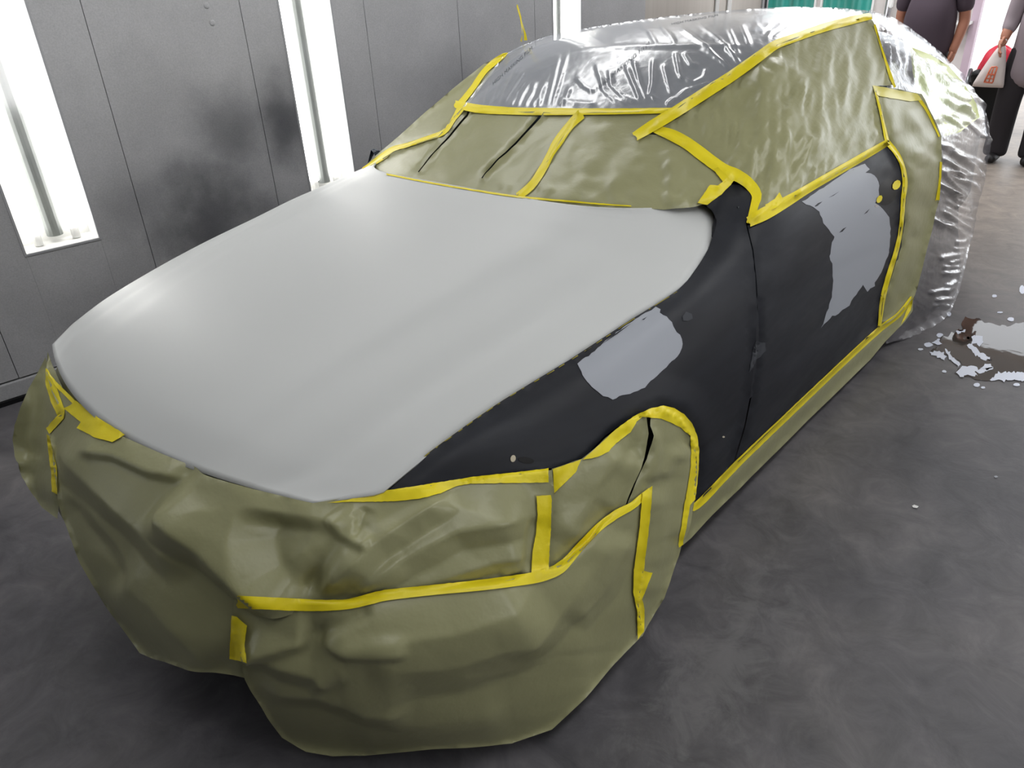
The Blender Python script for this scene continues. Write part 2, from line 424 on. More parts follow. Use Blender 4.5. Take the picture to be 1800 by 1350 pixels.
# galvanised wall panels with soft dark smudges
M_WALL = mat('galvanised_panel', srgb(150, 150, 154), 0.38, 0.0, 0.5)
t_ = N(M_WALL, 'ShaderNodeNewGeometry')
co = t_.outputs['Position']
n1 = noise_tex(M_WALL, co, 2.4, 5, 0.6); n2 = noise_tex(M_WALL, co, 150.0, 3, 0.7)
c1 = ramp(M_WALL, n1.outputs['Fac'], [(0.3, srgb(176, 176, 178)), (0.7, srgb(194, 194, 196))])
c1 = mixcol(M_WALL, 0.35, c1, ramp(M_WALL, n2.outputs['Fac'], [(0.3, srgb(170, 170, 172)), (0.7, srgb(255, 255, 255))]), 'MULTIPLY')
smudge = None
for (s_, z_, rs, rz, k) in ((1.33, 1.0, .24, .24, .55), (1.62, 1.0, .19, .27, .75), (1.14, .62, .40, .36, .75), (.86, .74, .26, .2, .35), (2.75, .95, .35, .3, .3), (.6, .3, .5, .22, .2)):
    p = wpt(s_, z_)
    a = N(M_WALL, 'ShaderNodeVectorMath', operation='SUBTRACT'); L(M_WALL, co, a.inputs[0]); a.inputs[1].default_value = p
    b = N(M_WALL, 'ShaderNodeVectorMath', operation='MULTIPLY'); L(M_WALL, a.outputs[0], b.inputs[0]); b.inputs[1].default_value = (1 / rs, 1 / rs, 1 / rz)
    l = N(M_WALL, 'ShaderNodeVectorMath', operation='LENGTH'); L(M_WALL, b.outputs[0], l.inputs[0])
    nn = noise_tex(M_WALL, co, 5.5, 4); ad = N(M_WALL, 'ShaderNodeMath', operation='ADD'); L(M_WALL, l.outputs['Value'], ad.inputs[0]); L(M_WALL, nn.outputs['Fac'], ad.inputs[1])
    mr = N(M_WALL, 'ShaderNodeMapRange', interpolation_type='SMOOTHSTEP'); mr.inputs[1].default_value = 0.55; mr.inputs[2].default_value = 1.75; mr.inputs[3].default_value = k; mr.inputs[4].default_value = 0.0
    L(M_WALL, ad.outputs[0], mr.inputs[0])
    if smudge is None: smudge = mr.outputs[0]
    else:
        mx = N(M_WALL, 'ShaderNodeMath', operation='MAXIMUM'); L(M_WALL, smudge, mx.inputs[0]); L(M_WALL, mr.outputs[0], mx.inputs[1]); smudge = mx.outputs[0]
c2 = mixcol(M_WALL, smudge, c1, srgb(46, 48, 56))
L(M_WALL, c2, bsdf(M_WALL).inputs['Base Color'])
bump(M_WALL, n1.outputs['Fac'], 0.1, 0.01)
M_SEAM = mat('dark_joint', srgb(52, 52, 56), 0.8)
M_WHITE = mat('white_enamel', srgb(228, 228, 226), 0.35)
M_RIDGE = mat('grey_lamp_ridge', srgb(120, 124, 122), 0.6)
M_FRAME = mat('lamp_frame_steel', srgb(170, 171, 174), 0.45, 0.0)
M_TUBE = mat('lit_tube', (1, 1, 1), 0.5)
bsdf(M_TUBE).inputs['Emission Color'].default_value = (1.0, 0.985, 0.95, 1); bsdf(M_TUBE).inputs['Emission Strength'].default_value = 7.0
M_PANE = bpy.data.materials.new('clear_pane'); M_PANE.use_nodes = True
nt = M_PANE.node_tree; nt.nodes.clear()
o_ = nt.nodes.new('ShaderNodeOutputMaterial'); tr = nt.nodes.new('ShaderNodeBsdfTransparent'); gl = nt.nodes.new('ShaderNodeBsdfGlossy'); mx = nt.nodes.new('ShaderNodeMixShader')
gl.inputs['Roughness'].default_value = 0.1; mx.inputs[0].default_value = 0.07
nt.links.new(tr.outputs[0], mx.inputs[1]); nt.links.new(gl.outputs[0], mx.inputs[2]); nt.links.new(mx.outputs[0], o_.inputs[0])

LAMPS = [(0.312, 0.614, 0.636), (1.706, 1.984, 0.60), (3.571, 3.822, 0.60)]
LTOP = 2.25
wall = empty('wall_left', 'grey galvanised sheet metal booth wall with vertical panel joints', None, None, tuple(wpt(1.5, 0)), 'structure')
def wobj(name, bm, material): 
    o = bm_obj(name, bm, None, material); o.parent = wall; o.matrix_parent_inverse = Matrix.Translation(-Vector(wall.location)); return o
G_ = 0.0014
seams = [-2.6, -1.9, -1.2, -0.57, 0.11, 0.82, 1.506, 2.181, 2.802, 3.408, 4.484]
for a, b in zip(seams, seams[1:]):
    bm = bmesh.new(); lamp = [l for l in LAMPS if a < l[0] and l[1] < b]
    if lamp:
        l0, l1, lz = lamp[0]
        wall_slab(bm, a + G_, l0 - .004, 0.10, CEIL, -0.03, 0); wall_slab(bm, l1 + .004, b - G_, 0.10, CEIL, -0.03, 0)
        wall_slab(bm, l0 - .0035, l1 + .0035, 0.10, lz - .004, -0.03, 0); wall_slab(bm, l0 - .0035, l1 + .0035, LTOP + .004, CEIL, -0.03, 0)
    else: wall_slab(bm, a + G_, b - G_, 0.10, CEIL, -0.03, 0, 0.001)
    wobj('panel', bm, M_WALL)
bm = bmesh.new()
ls = [-2.6] + [x for l in LAMPS for x in (l[0] - .01, l[1] + .01)] + [4.484]
for i in range(0, len(ls), 2): wall_slab(bm, ls[i], ls[i + 1], 0, CEIL, -0.06, -0.032)
for l in LAMPS: wall_slab(bm, l[0] - .01, l[1] + .01, 0, l[2] - .01, -0.06, -0.032)
wobj('backing', bm, M_SEAM)
bm = bmesh.new(); wall_slab(bm, -2.6, 4.484, 0.022, 0.092, -0.03, 0.016, 0.002); wobj('floor_channel', bm, M_WALL)
bm = bmesh.new(); wall_slab(bm, -2.6, 4.484, 0.0, 0.021, -0.03, 0.03); wobj('kick_strip', bm, M_BLACK)
for s_, z_ in ((1.347, 1.549), (1.357, 1.477)):
    bm = bmesh.new(); bmesh.ops.create_uvsphere(bm, u_segments=12, v_segments=6, radius=0.014, matrix=Matrix.Translation(wpt(s_, z_, 0)) @ Matrix.Rotation(-WA, 4, 'Z') @ Matrix.Diagonal((0.3, 1, 1, 1)))
    wobj('rivet', bm, M_WALL)
lab = ['tall recessed wall lamp nearest the front of the car', 'tall recessed wall lamp behind the middle of the pale hood', 'tall recessed wall lamp showing above the film-covered roof']
for (l0, l1, lz), lb in zip(LAMPS, lab):
    r = empty('booth_lamp', lb, 'lamp', 'recessed wall lamps', tuple(wpt((l0 + l1) / 2, lz)))
    def lobj(name, bm, m):
        o = bm_obj(name, bm, r, m); o.matrix_parent_inverse = Matrix.Translation(-r.location); return o
    bm = bmesh.new()                                    # frame lip around the opening
    for q in ((l0 - .010, l0, lz - .010, LTOP + .010), (l1, l1 + .010, lz - .010, LTOP + .010), (l0, l1, lz - .010, lz), (l0, l1, LTOP, LTOP + .010)): wall_slab(bm, *q, -0.012, 0.003, 0.001)
    lobj('frame', bm, M_FRAME)
    bm = bmesh.new()                                    # trough
    wall_slab(bm, l0 + .001, l1 - .001, lz, LTOP, -0.15, -0.145)
    wall_slab(bm, l0 - .003, l0, lz, LTOP, -0.15, -0.012); wall_slab(bm, l1, l1 + .003, lz, LTOP, -0.15, -0.012)
    wall_slab(bm, l0, l1, lz - .003, lz, -0.15, -0.012); wall_slab(bm, l0, l1, LTOP, LTOP + .003, -0.15, -0.012)
    lobj('reflector', bm, M_WHITE)
    mid = (l0 + l1) / 2
    bm = bmesh.new(); add_tube(bm, [wpt(mid, lz + .03, -0.105), wpt(mid, LTOP - .02, -0.105)], 0.034, 14); lobj('ballast_cover', bm, M_RIDGE)
    for q in (l0 + .072, l1 - .072):
        bm = bmesh.new(); add_tube(bm, [wpt(q, lz + .055, -0.085), wpt(q, LTOP - .05, -0.085)], 0.026, 12); lobj('tube', bm, M_TUBE)
        bm = bmesh.new(); add_tube(bm, [wpt(q, lz + .004, -0.085), wpt(q, lz + .054, -0.085)], 0.018, 12); lobj('tube_socket', bm, M_WHITE)
    bm = bmesh.new(); wall_slab(bm, l0 + .002, l1 - .002, lz + .002, LTOP - .002, -0.011, -0.007); lobj('pane', bm, M_PANE)

# booth's open door leaf beyond the end of the wall
M_LEAF = mat('brushed_door_metal', srgb(190, 182, 172), 0.28, 0.45)
n1 = noise_tex(M_LEAF, objco(M_LEAF, (14, 14, 0.4)), 2.0, 3)
L(M_LEAF, ramp(M_LEAF, n1.outputs['Fac'], [(0.3, srgb(182, 176, 168)), (0.7, srgb(190, 184, 176))]), bsdf(M_LEAF).inputs['Base Color'])
d1 = empty('door_1', 'open beige metal booth door standing beyond the wall end', None, None, tuple(wpt(4.5, 0)), 'structure')
def dobj(name, bm, m):
    o = bm_obj(name, bm, d1, m); o.matrix_parent_inverse = Matrix.Translation(-d1.location); return o
bm = bmesh.new(); wall_slab(bm, 4.50, 6.02, 0.04, 2.6, -0.09, -0.03, 0.003); dobj('door_panel', bm, M_LEAF)
bm = bmesh.new(); wall_slab(bm, 6.02, 6.11, 0.0, 2.7, -0.09, -0.02, 0.004); dobj('door_frame', bm, M_FRAME)
bm = bmesh.new(); wall_slab(bm, 6.055, 6.075, 0.0, 2.7, -0.02, -0.012); dobj('seal', bm, M_SEAM)
bm = bmesh.new(); wall_slab(bm, 5.36, 5.41, 0.3, 2.5, -0.03, -0.02, 0.004); wall_slab(bm, 5.52, 5.58, 0.3, 2.5, -0.03, -0.02, 0.004); dobj('reflection_strip', bm, M_WHITE)  # white strips stand in for a lamp's reflection on the door metal

# shop beyond: back wall with doorway, side and front walls, ceiling
M_PLASTER = mat('off_white_plaster', srgb(214, 208, 204), 0.8)
L(M_PLASTER, ramp(M_PLASTER, noise_tex(M_PLASTER, objco(M_PLASTER), 3, 5).outputs['Fac'], [(.3, srgb(206, 200, 197)), (.7, srgb(222, 217, 214))]), bsdf(M_PLASTER).inputs['Base Color'])
YB = 9.6
bm = bmesh.new(); add_box(bm, (-2.25, YB + .1, 1.6), (3.78, .2, 3.2)); add_box(bm, (1.9, YB + .1, 3.0), (4.6, .2, .4))
add_box(bm, (4.4, YB + .1, 1.6), (.6, .2, 3.2))
tag(bm_obj('wall_back', bm, None, M_PLASTER), kind='structure')
tag(box('wall_right', (3.6, 2.6, 1.6), (.15, 14.0, 3.2), M_WALL), kind='structure')
tag(box('wall_front', (0.4, -3.0, 1.6), (6.4, .15, 3.2), mat('dark_unseen_wall', srgb(96, 96, 100), .6)), kind='structure')  # unseen front wall, coloured dark to cut the fill on the bumper papers
tag(box('trim_1', (-4.05, 7.8, 1.6), (.15, 4.0, 3.2), M_PLASTER), kind='structure')
M_CEIL = mat('white_ceiling', srgb(205, 205, 205), 0.7)
tag(box('ceiling', (0.2, 0.9, CEIL + .05), (7.4, 7.8, .1), M_CEIL), kind='structure')
tag(box('ceiling_2', (0.2, 7.3, 3.65), (8.4, 5.0, .1), M_CEIL), kind='structure')
M_OUT = mat('bright_forecourt', srgb(200, 196, 190), 0.9)
tag(box('ground', (1.0, 22.0, -0.06), (40, 24.8, .1), M_OUT), kind='structure', label='pale concrete forecourt in daylight outside the doorway')
# doorway post
M_POST = mat('painted_post', srgb(196, 176, 190), 0.5)
tag(box('trim_2', (-0.31, YB - .04, 1.5), (.075, .1, 3.0), M_POST), kind='structure', label='pale post at the edge of the bright doorway')
# green windows
M_TEAL = mat('teal_window_film', srgb(24, 136, 118), 0.3, 0, 0.5)
L(M_TEAL, ramp(M_TEAL, noise_tex(M_TEAL, objco(M_TEAL, (9, 1, .3)), 1.2, 3).outputs['Fac'], [(.3, srgb(14, 112, 96)), (.7, srgb(48, 158, 146))]), bsdf(M_TEAL).inputs['Base Color'])
for i, (x0, x1) in enumerate(((-2.70, -2.04), (-1.99, -1.38))):
    wn = empty('window_%d' % (i + 1), ('left' if i == 0 else 'right') + ' one of two teal green window panels above the car roof', None, None, ((x0 + x1) / 2, YB, 1.0), 'structure')
    bm = bmesh.new()
    for c, s in ((((x0 + .012), YB - .02, 1.65), (.024, .04, 1.4)), ((x1 - .012, YB - .02, 1.65), (.024, .04, 1.4)), (((x0 + x1) / 2, YB - .02, .96), (x1 - x0, .04, .024)), (((x0 + x1) / 2, YB - .02, 2.34), (x1 - x0, .04, .024))): add_box(bm, c, s)
    o = bm_obj('window_frame', bm, wn, M_WHITE); o.matrix_parent_inverse = Matrix.Translation(-wn.location)
    # gently folded teal sheet
    V = []; F = []
    nx = 40
    for k in range(nx):
        x = x0 + .024 + (x1 - x0 - .048) * k / (nx - 1); y = YB - .012 + 0.006 * math.sin(k * 0.55 + i) 
        V += [(x, y, .97), (x, y, 2.33)]
        if k: F.append((2 * k - 2, 2 * k, 2 * k + 1, 2 * k - 1))
    o = link('pane', mesh_from('pane', V, F), wn, M_TEAL); o.matrix_parent_inverse = Matrix.Translation(-wn.location)

# ================================================================== the car
car = empty('car', 'masked-up sedan with pale primed hood and sanded navy fender and door', 'car')
def cpart(name, me_or_bm, material, parent=None, **kw):
    if isinstance(me_or_bm, bmesh.types.BMesh): o = bm_obj(name, me_or_bm, parent or car, material, kw.get('smooth', False))
    else: o = link(name, me_or_bm, parent or car, material)
    if kw.get('label'): o['label'] = kw['label']
    return o
# hood edge (left side of the car, x > 0), from the front corner to the rear corner, with the crown line behind it
HE = np.array([(.598, .196, .750), (.687, .290, .757), (.708, .417, .795), (.734, .601, .831), (.767, .801, .858), (.792, 1.025, .884),
               (.815, 1.201, .905), (.803, 1.325, .925), (.779, 1.442, .950), (.744, 1.539, .975), (.707, 1.588, .995), (.672, 1.585, 1.012)])
HC = np.array([(.076, .757), (.18, .815), (.32, .862), (.50, .905), (.69, .942), (.88, .975), (1.02, .998), (1.11, 1.012), (1.17, 1.024), (1.22, 1.034), (1.255, 1.042), (1.275, 1.047)])
n_ = 75
he = catmull(HE, n_); he2 = catmull(HE[1:], 200); tt = np.linspace(0, len(HE) - 1, n_)
for i in range(n_):      # straight corner edge beside the headlight, then the long side
    he[i] = HE[0] + (HE[1] - HE[0]) * tt[i] if tt[i] < 1 else he2[min(199, int(round((tt[i] - 1) / (len(HE) - 2) * 199)))]
hc = catmull(np.column_stack([HC, np.zeros(len(HC))]), n_)[:, :2]
ss = np.linspace(-1, 1, 81)
G = np.zeros((n_, 81, 3))
for i in range(n_):
    v = i / (n_ - 1)
    for j, s in enumerate(ss):
        a = abs(s)
        x = he[i, 0] * s - (.036 * a * (1 - v) if s < 0 else 0)
        y = hc[i, 0] + (he[i, 1] - hc[i, 0]) * a ** (1.9 + 3.0 * v ** 3)
        z = hc[i, 1] + (he[i, 2] - hc[i, 1]) * a ** (2.7 + 1.1 * v ** 3)
        f = math.sin(math.pi * min(1, v * 1.02)) ** 0.5 if v > 0 else 0
        z += 0.010 * f * (1 / (1 + math.exp((a - (0.50 + 0.16 * v)) / 0.022)))          # raised middle of the hood
        z -= 0.007 * f * math.exp(-((a - 0.80) / 0.05) ** 2)                            # shallow groove before the edge
        G[i, j] = (x, y, z)
SH = gsurf(G)
hood = cpart('hood', mesh_from('hood', SH.v, SH.f), M_HOOD, label='hood in matt pale grey primer')
md = hood.modifiers.new('thickness', 'SOLIDIFY'); md.thickness = 0.006; md.offset = -1
if hood.data.polygons[100].normal.z < 0: hood.data.flip_normals()

# body side: stations along the car. y, hood/belt edge x z, shoulder x z, lower x(.40), sill x(.24), floor x(.02), squareness
ST = [(.20, .60, .735, .66, .58, .64, .60, .55, 2.0), (.31, .672, .744, .72, .58, .72, .70, .66, 2.0), (.45, .712, .800, .80, .58, .80, .79, .75, 2.0),
      (.60, .733, .828, .868, .60, .86, .84, .8, 2.0), (.80, .767, .853, .912, .62, .90, .88, .84, 2.0), (1.02, .792, .878, .928, .62, .915, .89, .86, 2.0),
      (1.20, .814, .900, .930, .63, .915, .905, .88, 2.1), (1.32, .802, .920, .930, .64, .92, .91, .88, 2.2), (1.44, .778, .948, .928, .65, .922, .91, .88, 2.4),
      (1.54, .738, .996, .926, .66, .924, .91, .88, 2.7), (1.65, .712, 1.046, .925, .66, .924, .91, .88, 3.0), (1.85, .735, 1.036, .925, .66, .925, .91, .88, 3.2),
      (2.25, .745, 1.032, .923, .66, .925, .91, .88, 3.2), (2.65, .742, 1.028, .918, .66, .922, .91, .9, 3.2), (3.1, .74, 1.02, .925, .66, .925, .915, .91, 3.0),
      (3.6, .735, 1.03, .935, .66, .95, .97, 1.02, 2.6), (4.0, .71, 1.03, .925, .66, .945, .97, 1.03, 2.4), (4.3, .67, 1.01, .89, .66, .91, .94, 1.0, 2.4),
      (4.52, .57, .985, .79, .66, .82, .85, .92, 2.4), (4.66, .36, .965, .52, .66, .55, .58, .64, 2.4), (4.70, .0, .96, .0, .66, .0, .0, .0, 2.4)]
rows = []
for (y, xe, ze, xs, zs, xl, xb, xf, n) in ST:
    r = []
    for t in np.linspace(0, math.pi / 2, 8):
        r.append((xe + (xs - xe) * math.sin(t) ** (2 / n), y, zs + (ze - zs) * math.cos(t) ** (2 / n)))
    r += [(xs + (xl - xs) * .45, y, .53), (xl, y, .40), (xb, y, .24), (xf, y, .02)]
    rows.append(r)
SIDE = refine(rows, 110, 60)
SS = gsurf(SIDE, (0, 2.2, .4))
# greenhouse: right belt, right rail, middle, left rail, left belt along the car
CEN = [(0, 1.24, 1.015), (0, 1.40, 1.07), (0, 1.62, 1.155), (0, 1.83, 1.245), (0, 2.05, 1.335), (0, 2.25, 1.395), (0, 2.5, 1.432), (0, 2.85, 1.452), (0, 3.2, 1.445), (0, 3.55, 1.405), (0, 3.9, 1.335), (0, 4.25, 1.235), (0, 4.55, 1.12), (0, 4.72, .98)]
RAIL = [(.74, 1.56, 1.01), (.71, 1.66, 1.055), (.675, 1.80, 1.125), (.64, 1.95, 1.205), (.60, 2.12, 1.295), (.575, 2.28, 1.355), (.565, 2.5, 1.385), (.565, 2.85, 1.398), (.565, 3.15, 1.392), (.575, 3.5, 1.342), (.60, 3.85, 1.27), (.62, 4.2, 1.17), (.58, 4.5, 1.06), (.40, 4.66, .95)]
BELT = [(.80, 1.58, .985), (.855, 1.66, 1.0), (.862, 1.8, 1.01), (.866, 1.95, 1.012), (.868, 2.12, 1.012), (.868, 2.28, 1.012), (.868, 2.5, 1.012), (.865, 2.85, 1.008), (.875, 3.15, .99), (.885, 3.5, .97), (.885, 3.85, .95), (.85, 4.2, .93), (.74, 4.5, .91), (.48, 4.68, .88)]
rows = []
for c, r, b in zip(CEN, RAIL, BELT):
    c, r, b = map(np.array, (c, r, b)); half = []
    for s in (0, .25, .5, .75, .92, 1.0):
        half.append(np.array([r[0] * s, c[1] + (r[1] - c[1]) * s ** 2.2, c[2] + (r[2] - c[2]) * s ** 2.4]))
    for s in (.12, .4, .7, 1.0):
        q = r + (b - r) * s; q[0] += .035 * math.sin(math.pi * s); half.append(q)
    rows.append([np.array([-p[0], p[1], p[2]]) for p in half[:0:-1]] + half)
GREEN = refine(rows, 100, 90)
SG = gsurf(GREEN)
# front drape, right-hand side of the car round the nose to behind the left front wheel
TOP = [(-.935, 1.25, .55), (-.93, .925, .70), (-.865, .6, .705), (-.80, .46, .735), (-.69, .30, .737), (-.63, .200, .752), (-.33, .122, .757), (0, .095, .763), (.33, .135, .762), (.47, .172, .758), (.598, .210, .747), (.678, .312, .728), (.79, .46, .735), (.868, .60, .71), (.885, .66, .715), (.922, .82, .748), (.93, .925, .722), (.93, 1.025, .658), (.93, 1.104, .57), (.922, 1.174, .45), (.912, 1.215, .26), (.905, 1.24, .12)]
MID = [(-.95, 1.25, .35), (-.95, .925, .42), (-.93, .6, .44), (-.87, .38, .46), (-.75, .16, .47), (-.60, .05, .48), (-.33, -.02, .48), (0, -.04, .48), (.33, -.01, .47), (.50, .04, .46), (.64, .11, .45), (.77, .22, .45), (.865, .39, .45), (.915, .57, .45), (.925, .65, .45), (.95, .80, .45), (.957, .925, .42), (.955, 1.03, .38), (.948, 1.105, .33), (.932, 1.175, .28), (.918, 1.215, .19), (.91, 1.24, .09)]
BOT = [(-.92, 1.25, .06), (-.93, .925, .10), (-.92, .6, .14), (-.87, .38, .2), (-.75, .17, .24), (-.60, .04, .25), (-.30, -.03, .22), (.02, -.04, .20), (.24, -.025, .15), (.42, .065, .05), (.58, .155, .03), (.76, .285, .03), (.88, .432, .03), (.955, .585, .03), (.962, .66, .03), (.975, .79, .03), (.972, .92, .03), (.962, 1.03, .04), (.95, 1.11, .05), (.932, 1.175, .06), (.92, 1.215, .06), (.912, 1.24, .05)]
rows = []
for a, b, c in zip(TOP, MID, BOT):
    a, b, c = map(np.array, (a, b, c)); q = []
    for t in (0, .25, .5, .75, 1.0):                    # quadratic through the three
        q.append(a * (1 - t) * (1 - 2 * t) + b * 4 * t * (1 - t) + c * t * (2 * t - 1))
    rows.append(q)
SKIRT = refine(rows, 150, 50)
SK = gsurf(SKIRT, (0, 1.2, .4))

# hidden body under everything, dark navy, both sides
def mirror(Gr): 
    g = Gr.copy(); g[..., 0] *= -1; return g[::-1]
def shrink(Gr, d):
    s = gsurf(Gr); c = np.array([0, 2.2, .5]); n = s.n.copy(); flip = ((s.v - c) * n).sum(1) < 0; n[flip] *= -1
    return (s.v - n * d).reshape(Gr.shape)
def join_grids(name, grids, material, parent):
    V = []; F = []
    for g in grids:
        k = len(V); V += [tuple(p) for p in g.reshape(-1, 3)]; F += [tuple(k + i for i in f) for f in grid_faces(*g.shape[:2])]
    return link(name, mesh_from(name, V, F), parent, material)
side_in = shrink(SIDE, .004)[14:, :-14]
low = shrink(SIDE, .05)[66:, -15:]
o = join_grids('body_shell', [side_in, low, mirror(low), mirror(shrink(SIDE, .03)[14:, :-14])], M_DARK, car)
o = join_grids('roof_and_glass', [shrink(GREEN, .04)], M_GLASS, car); o['label'] = 'dark glass and grey roof under the plastic film'
bp = shrink(SKIRT, .06)
o = join_grids('front_bumper', [bp[:-24, :-6]], M_BLACK, car)
def wheel(x, y):
    s = 1 if x > 0 else -1
    bm = bmesh.new(); k = 40
    prof = [(.21, -.10), (.30, -.112), (.322, -.09), (.326, 0), (.322, .09), (.30, .112), (.21, .10)]
    rings = [[bm.verts.new((x + w, y + r * math.cos(2 * math.pi * i / k), .328 + r * math.sin(2 * math.pi * i / k))) for i in range(k)] for r, w in prof]
    for a, b in zip(rings, rings[1:]):
        for i in range(k): bm.faces.new((a[i], a[(i + 1) % k], b[(i + 1) % k], b[i]))
    for i in range(k): bm.faces.new((rings[-1][i], rings[-1][(i + 1) % k], rings[0][(i + 1) % k], rings[0][i]))
    w = cpart('wheel', bm, M_TYRE, smooth=True)
    bm = bmesh.new()
    for i in range(10):
        a = 2 * math.pi * i / 10; m_ = Matrix.Translation((x + s * .07, y, .328)) @ Matrix.Rotation(a, 4, 'X') @ Matrix.Translation((0, 0, .115)) @ Matrix.Diagonal((.03, .035, .18, 1))
        bmesh.ops.create_cube(bm, size=1, matrix=m_)
    bmesh.ops.create_cone(bm, cap_ends=True, segments=24, radius1=.05, radius2=.05, depth=.05, matrix=Matrix.Translation((x + s * .07, y, .328)) @ Matrix.Rotation(math.pi / 2, 4, 'Y'))
    r = cpart('rim', bm, M_RIM, w)
for x, y in ((.79, .93), (-.79, .93), (.78, 3.72), (-.78, 3.72)): wheel(x, y)

FEND = [(669, 864), (705, 836), (760, 791), (820, 747), (880, 706), (940, 669), (1000, 633), (1055, 597), (1110, 561), (1150, 537), (1190, 511), (1212, 490), (1230, 465), (1245, 438), (1256, 408), (1260, 388), (1252, 370), (1241, 362), (1262, 345), (1283, 324), (1300, 325), (1321, 341), (1318, 368), (1311, 395), (1322, 440), (1328, 500), (1330, 560), (1328, 620), (1320, 690), (1308, 750), (1293, 800), (1286, 822),
        (1222, 888), (1226, 840), (1225, 800), (1215, 757), (1191, 726), (1156, 714), (1110, 731), (1060, 766), (1020, 806), (970, 823), (850, 839), (740, 854)]
DOOR = [(1314, 397), (1400, 344), (1480, 299), (1559, 251), (1578, 275), (1590, 310), (1589, 350), (1584, 400), (1576, 445), (1563, 482), (1553, 522), (1548, 573), (1500, 618), (1400, 713), (1300, 810), (1290, 818), (1295.5, 800), (1310, 751), (1322.5, 690), (1330.5, 620), (1332.5, 560), (1330.5, 500), (1324.5, 440)]
ring = [(1557 + 21 * math.cos(a), 337 + 26 * math.sin(a)) for a in np.linspace(0, 2 * math.pi, 24)]
fender, S_F = patch('front_fender', FEND, [SS], 9, .006, M_DARK, car, smooth_n=2, label='sanded dark navy front fender',
                    creases=[([(985, 845), (1020, 795), (1060, 752), (1110, 717), (1158, 699), (1203, 712), (1233, 750), (1245, 800), (1245, 860)], .010, 14, 26)])
door, S_D = patch('front_door', DOOR, [SS], 9, .006, M_DARK, car, smooth_n=2, label='sanded dark navy front door',
                  creases=[(ring, -.006, 9, 9), ([(1340, 520), (1420, 478), (1500, 440), (1572, 405)], .004, 10, 30)])
PATCH1 = [(1015, 639), (1024, 632), (1035, 625), (1045, 617), (1056, 607), (1080, 588), (1112, 564), (1133, 551), (1152, 540), (1161, 543), (1160, 549), (1171, 557), (1181, 567), (1187, 580), (1195, 590), (1199, 596), (1199, 612), (1191, 627), (1176, 640), (1160, 655), (1145, 671), (1128, 684), (1107, 692), (1088, 697), (1077, 703), (1061, 696), (1053, 688), (1035, 675), (1024, 660)]
PATCH2 = [(1410, 355), (1435, 338), (1458, 323), (1482, 306), (1501, 295), (1520, 288), (1528, 297), (1521, 304), (1532, 304), (1541, 313), (1546, 325), (1545, 342), (1539, 358), (1553, 368), (1563, 382), (1566, 403), (1565, 427), (1560, 451), (1553, 470), (1546, 486), (1537, 503), (1524, 513), (1517, 500), (1506, 517), (1492, 536), (1480, 547), (1468, 556), (1463, 555), (1454, 564), (1444, 576), (1451, 555), (1462, 522), (1465, 493), (1464, 470), (1458, 451), (1466, 415), (1455, 403), (1447, 391), (1440, 372), (1430, 364)]
p1, S_P1 = patch('primer_patch', PATCH1, [S_F], 6, .0016, M_PRIMER, fender, jag=.8, label='light grey primer patch on the fender')
p2, S_P2 = patch('primer_patch', PATCH2, [S_D], 6, .0016, M_PRIMER, door, jag=.8, label='light grey primer patch on the door')
for pts, par, sf in (([(1456, 348), (1466, 342), (1476, 336), (1465, 344)], door, S_P2), ([(1429, 365), (1438, 357), (1446, 354), (1437, 362)], door, S_P2), ([(1475, 409), (1482, 402), (1488, 399), (1481, 407)], door, S_P2), ([(1518, 377), (1524, 371), (1529, 367), (1524, 374)], door, S_P2), ([(1056, 606), (1085, 584), (1110, 568), (1085, 587)], fender, S_P1), ([(1128, 562), (1137, 557), (1132, 562)], fender, S_P1)):
    patch('scratch', pts, [sf], 5, .0012, M_DARK, par)
for pts, par, sf in (([(1325, 608), (1331, 600), (1345, 603), (1346, 615), (1337, 628), (1330, 632), (1322, 648), (1316, 657), (1320, 640)], fender, S_F), ([(1199, 560 - 4), (1206, 548), (1215, 552), (1217, 560), (1209, 565), (1201, 563)], fender, S_F)):
    patch('scuff_mark', pts, [S_F, S_D], 5, .002, M_SCUFF, par, jag=.5)
def oval(cx, cy, rx, ry, rot=0, n=20):
    return [(cx + rx * math.cos(a) * math.cos(rot) - ry * math.sin(a) * math.sin(rot), cy + rx * math.cos(a) * math.sin(rot) + ry * math.sin(a) * math.cos(rot)) for a in np.linspace(0, 2 * math.pi, n, endpoint=False)]
patch('marker_hole', oval(902, 806, 4.6, 6.2, .2), [S_F], 3, .002, M_BEIGE, fender, label='small beige plugged hole')
patch('marker_recess', oval(925, 809, 14, 5.5, .15), [S_F], 4, .0012, M_BLACK, fender)
patch('bare_spot', oval(1272, 768, 2.2, 1.6), [S_F], 2, .002, M_BEIGE, fender)
patch('handle_recess', oval(1559, 338, 17, 24, .35), [S_D], 4, .0008, M_BLACK, door)
patch('tape_plug', oval(1576, 325, 6.5, 9.5, .55, 9), [S_D], 3, .010, M_TAPE, door, label='torn yellow tape plug in a handle hole')
patch('tape_plug', oval(1546, 350, 4.5, 7.5, .5, 8), [S_D], 3, .008, M_TAPE, door)
patch('bare_spot', oval(1541, 362, 3.2, 2.2), [S_D], 2, .004, M_CHROME, door)

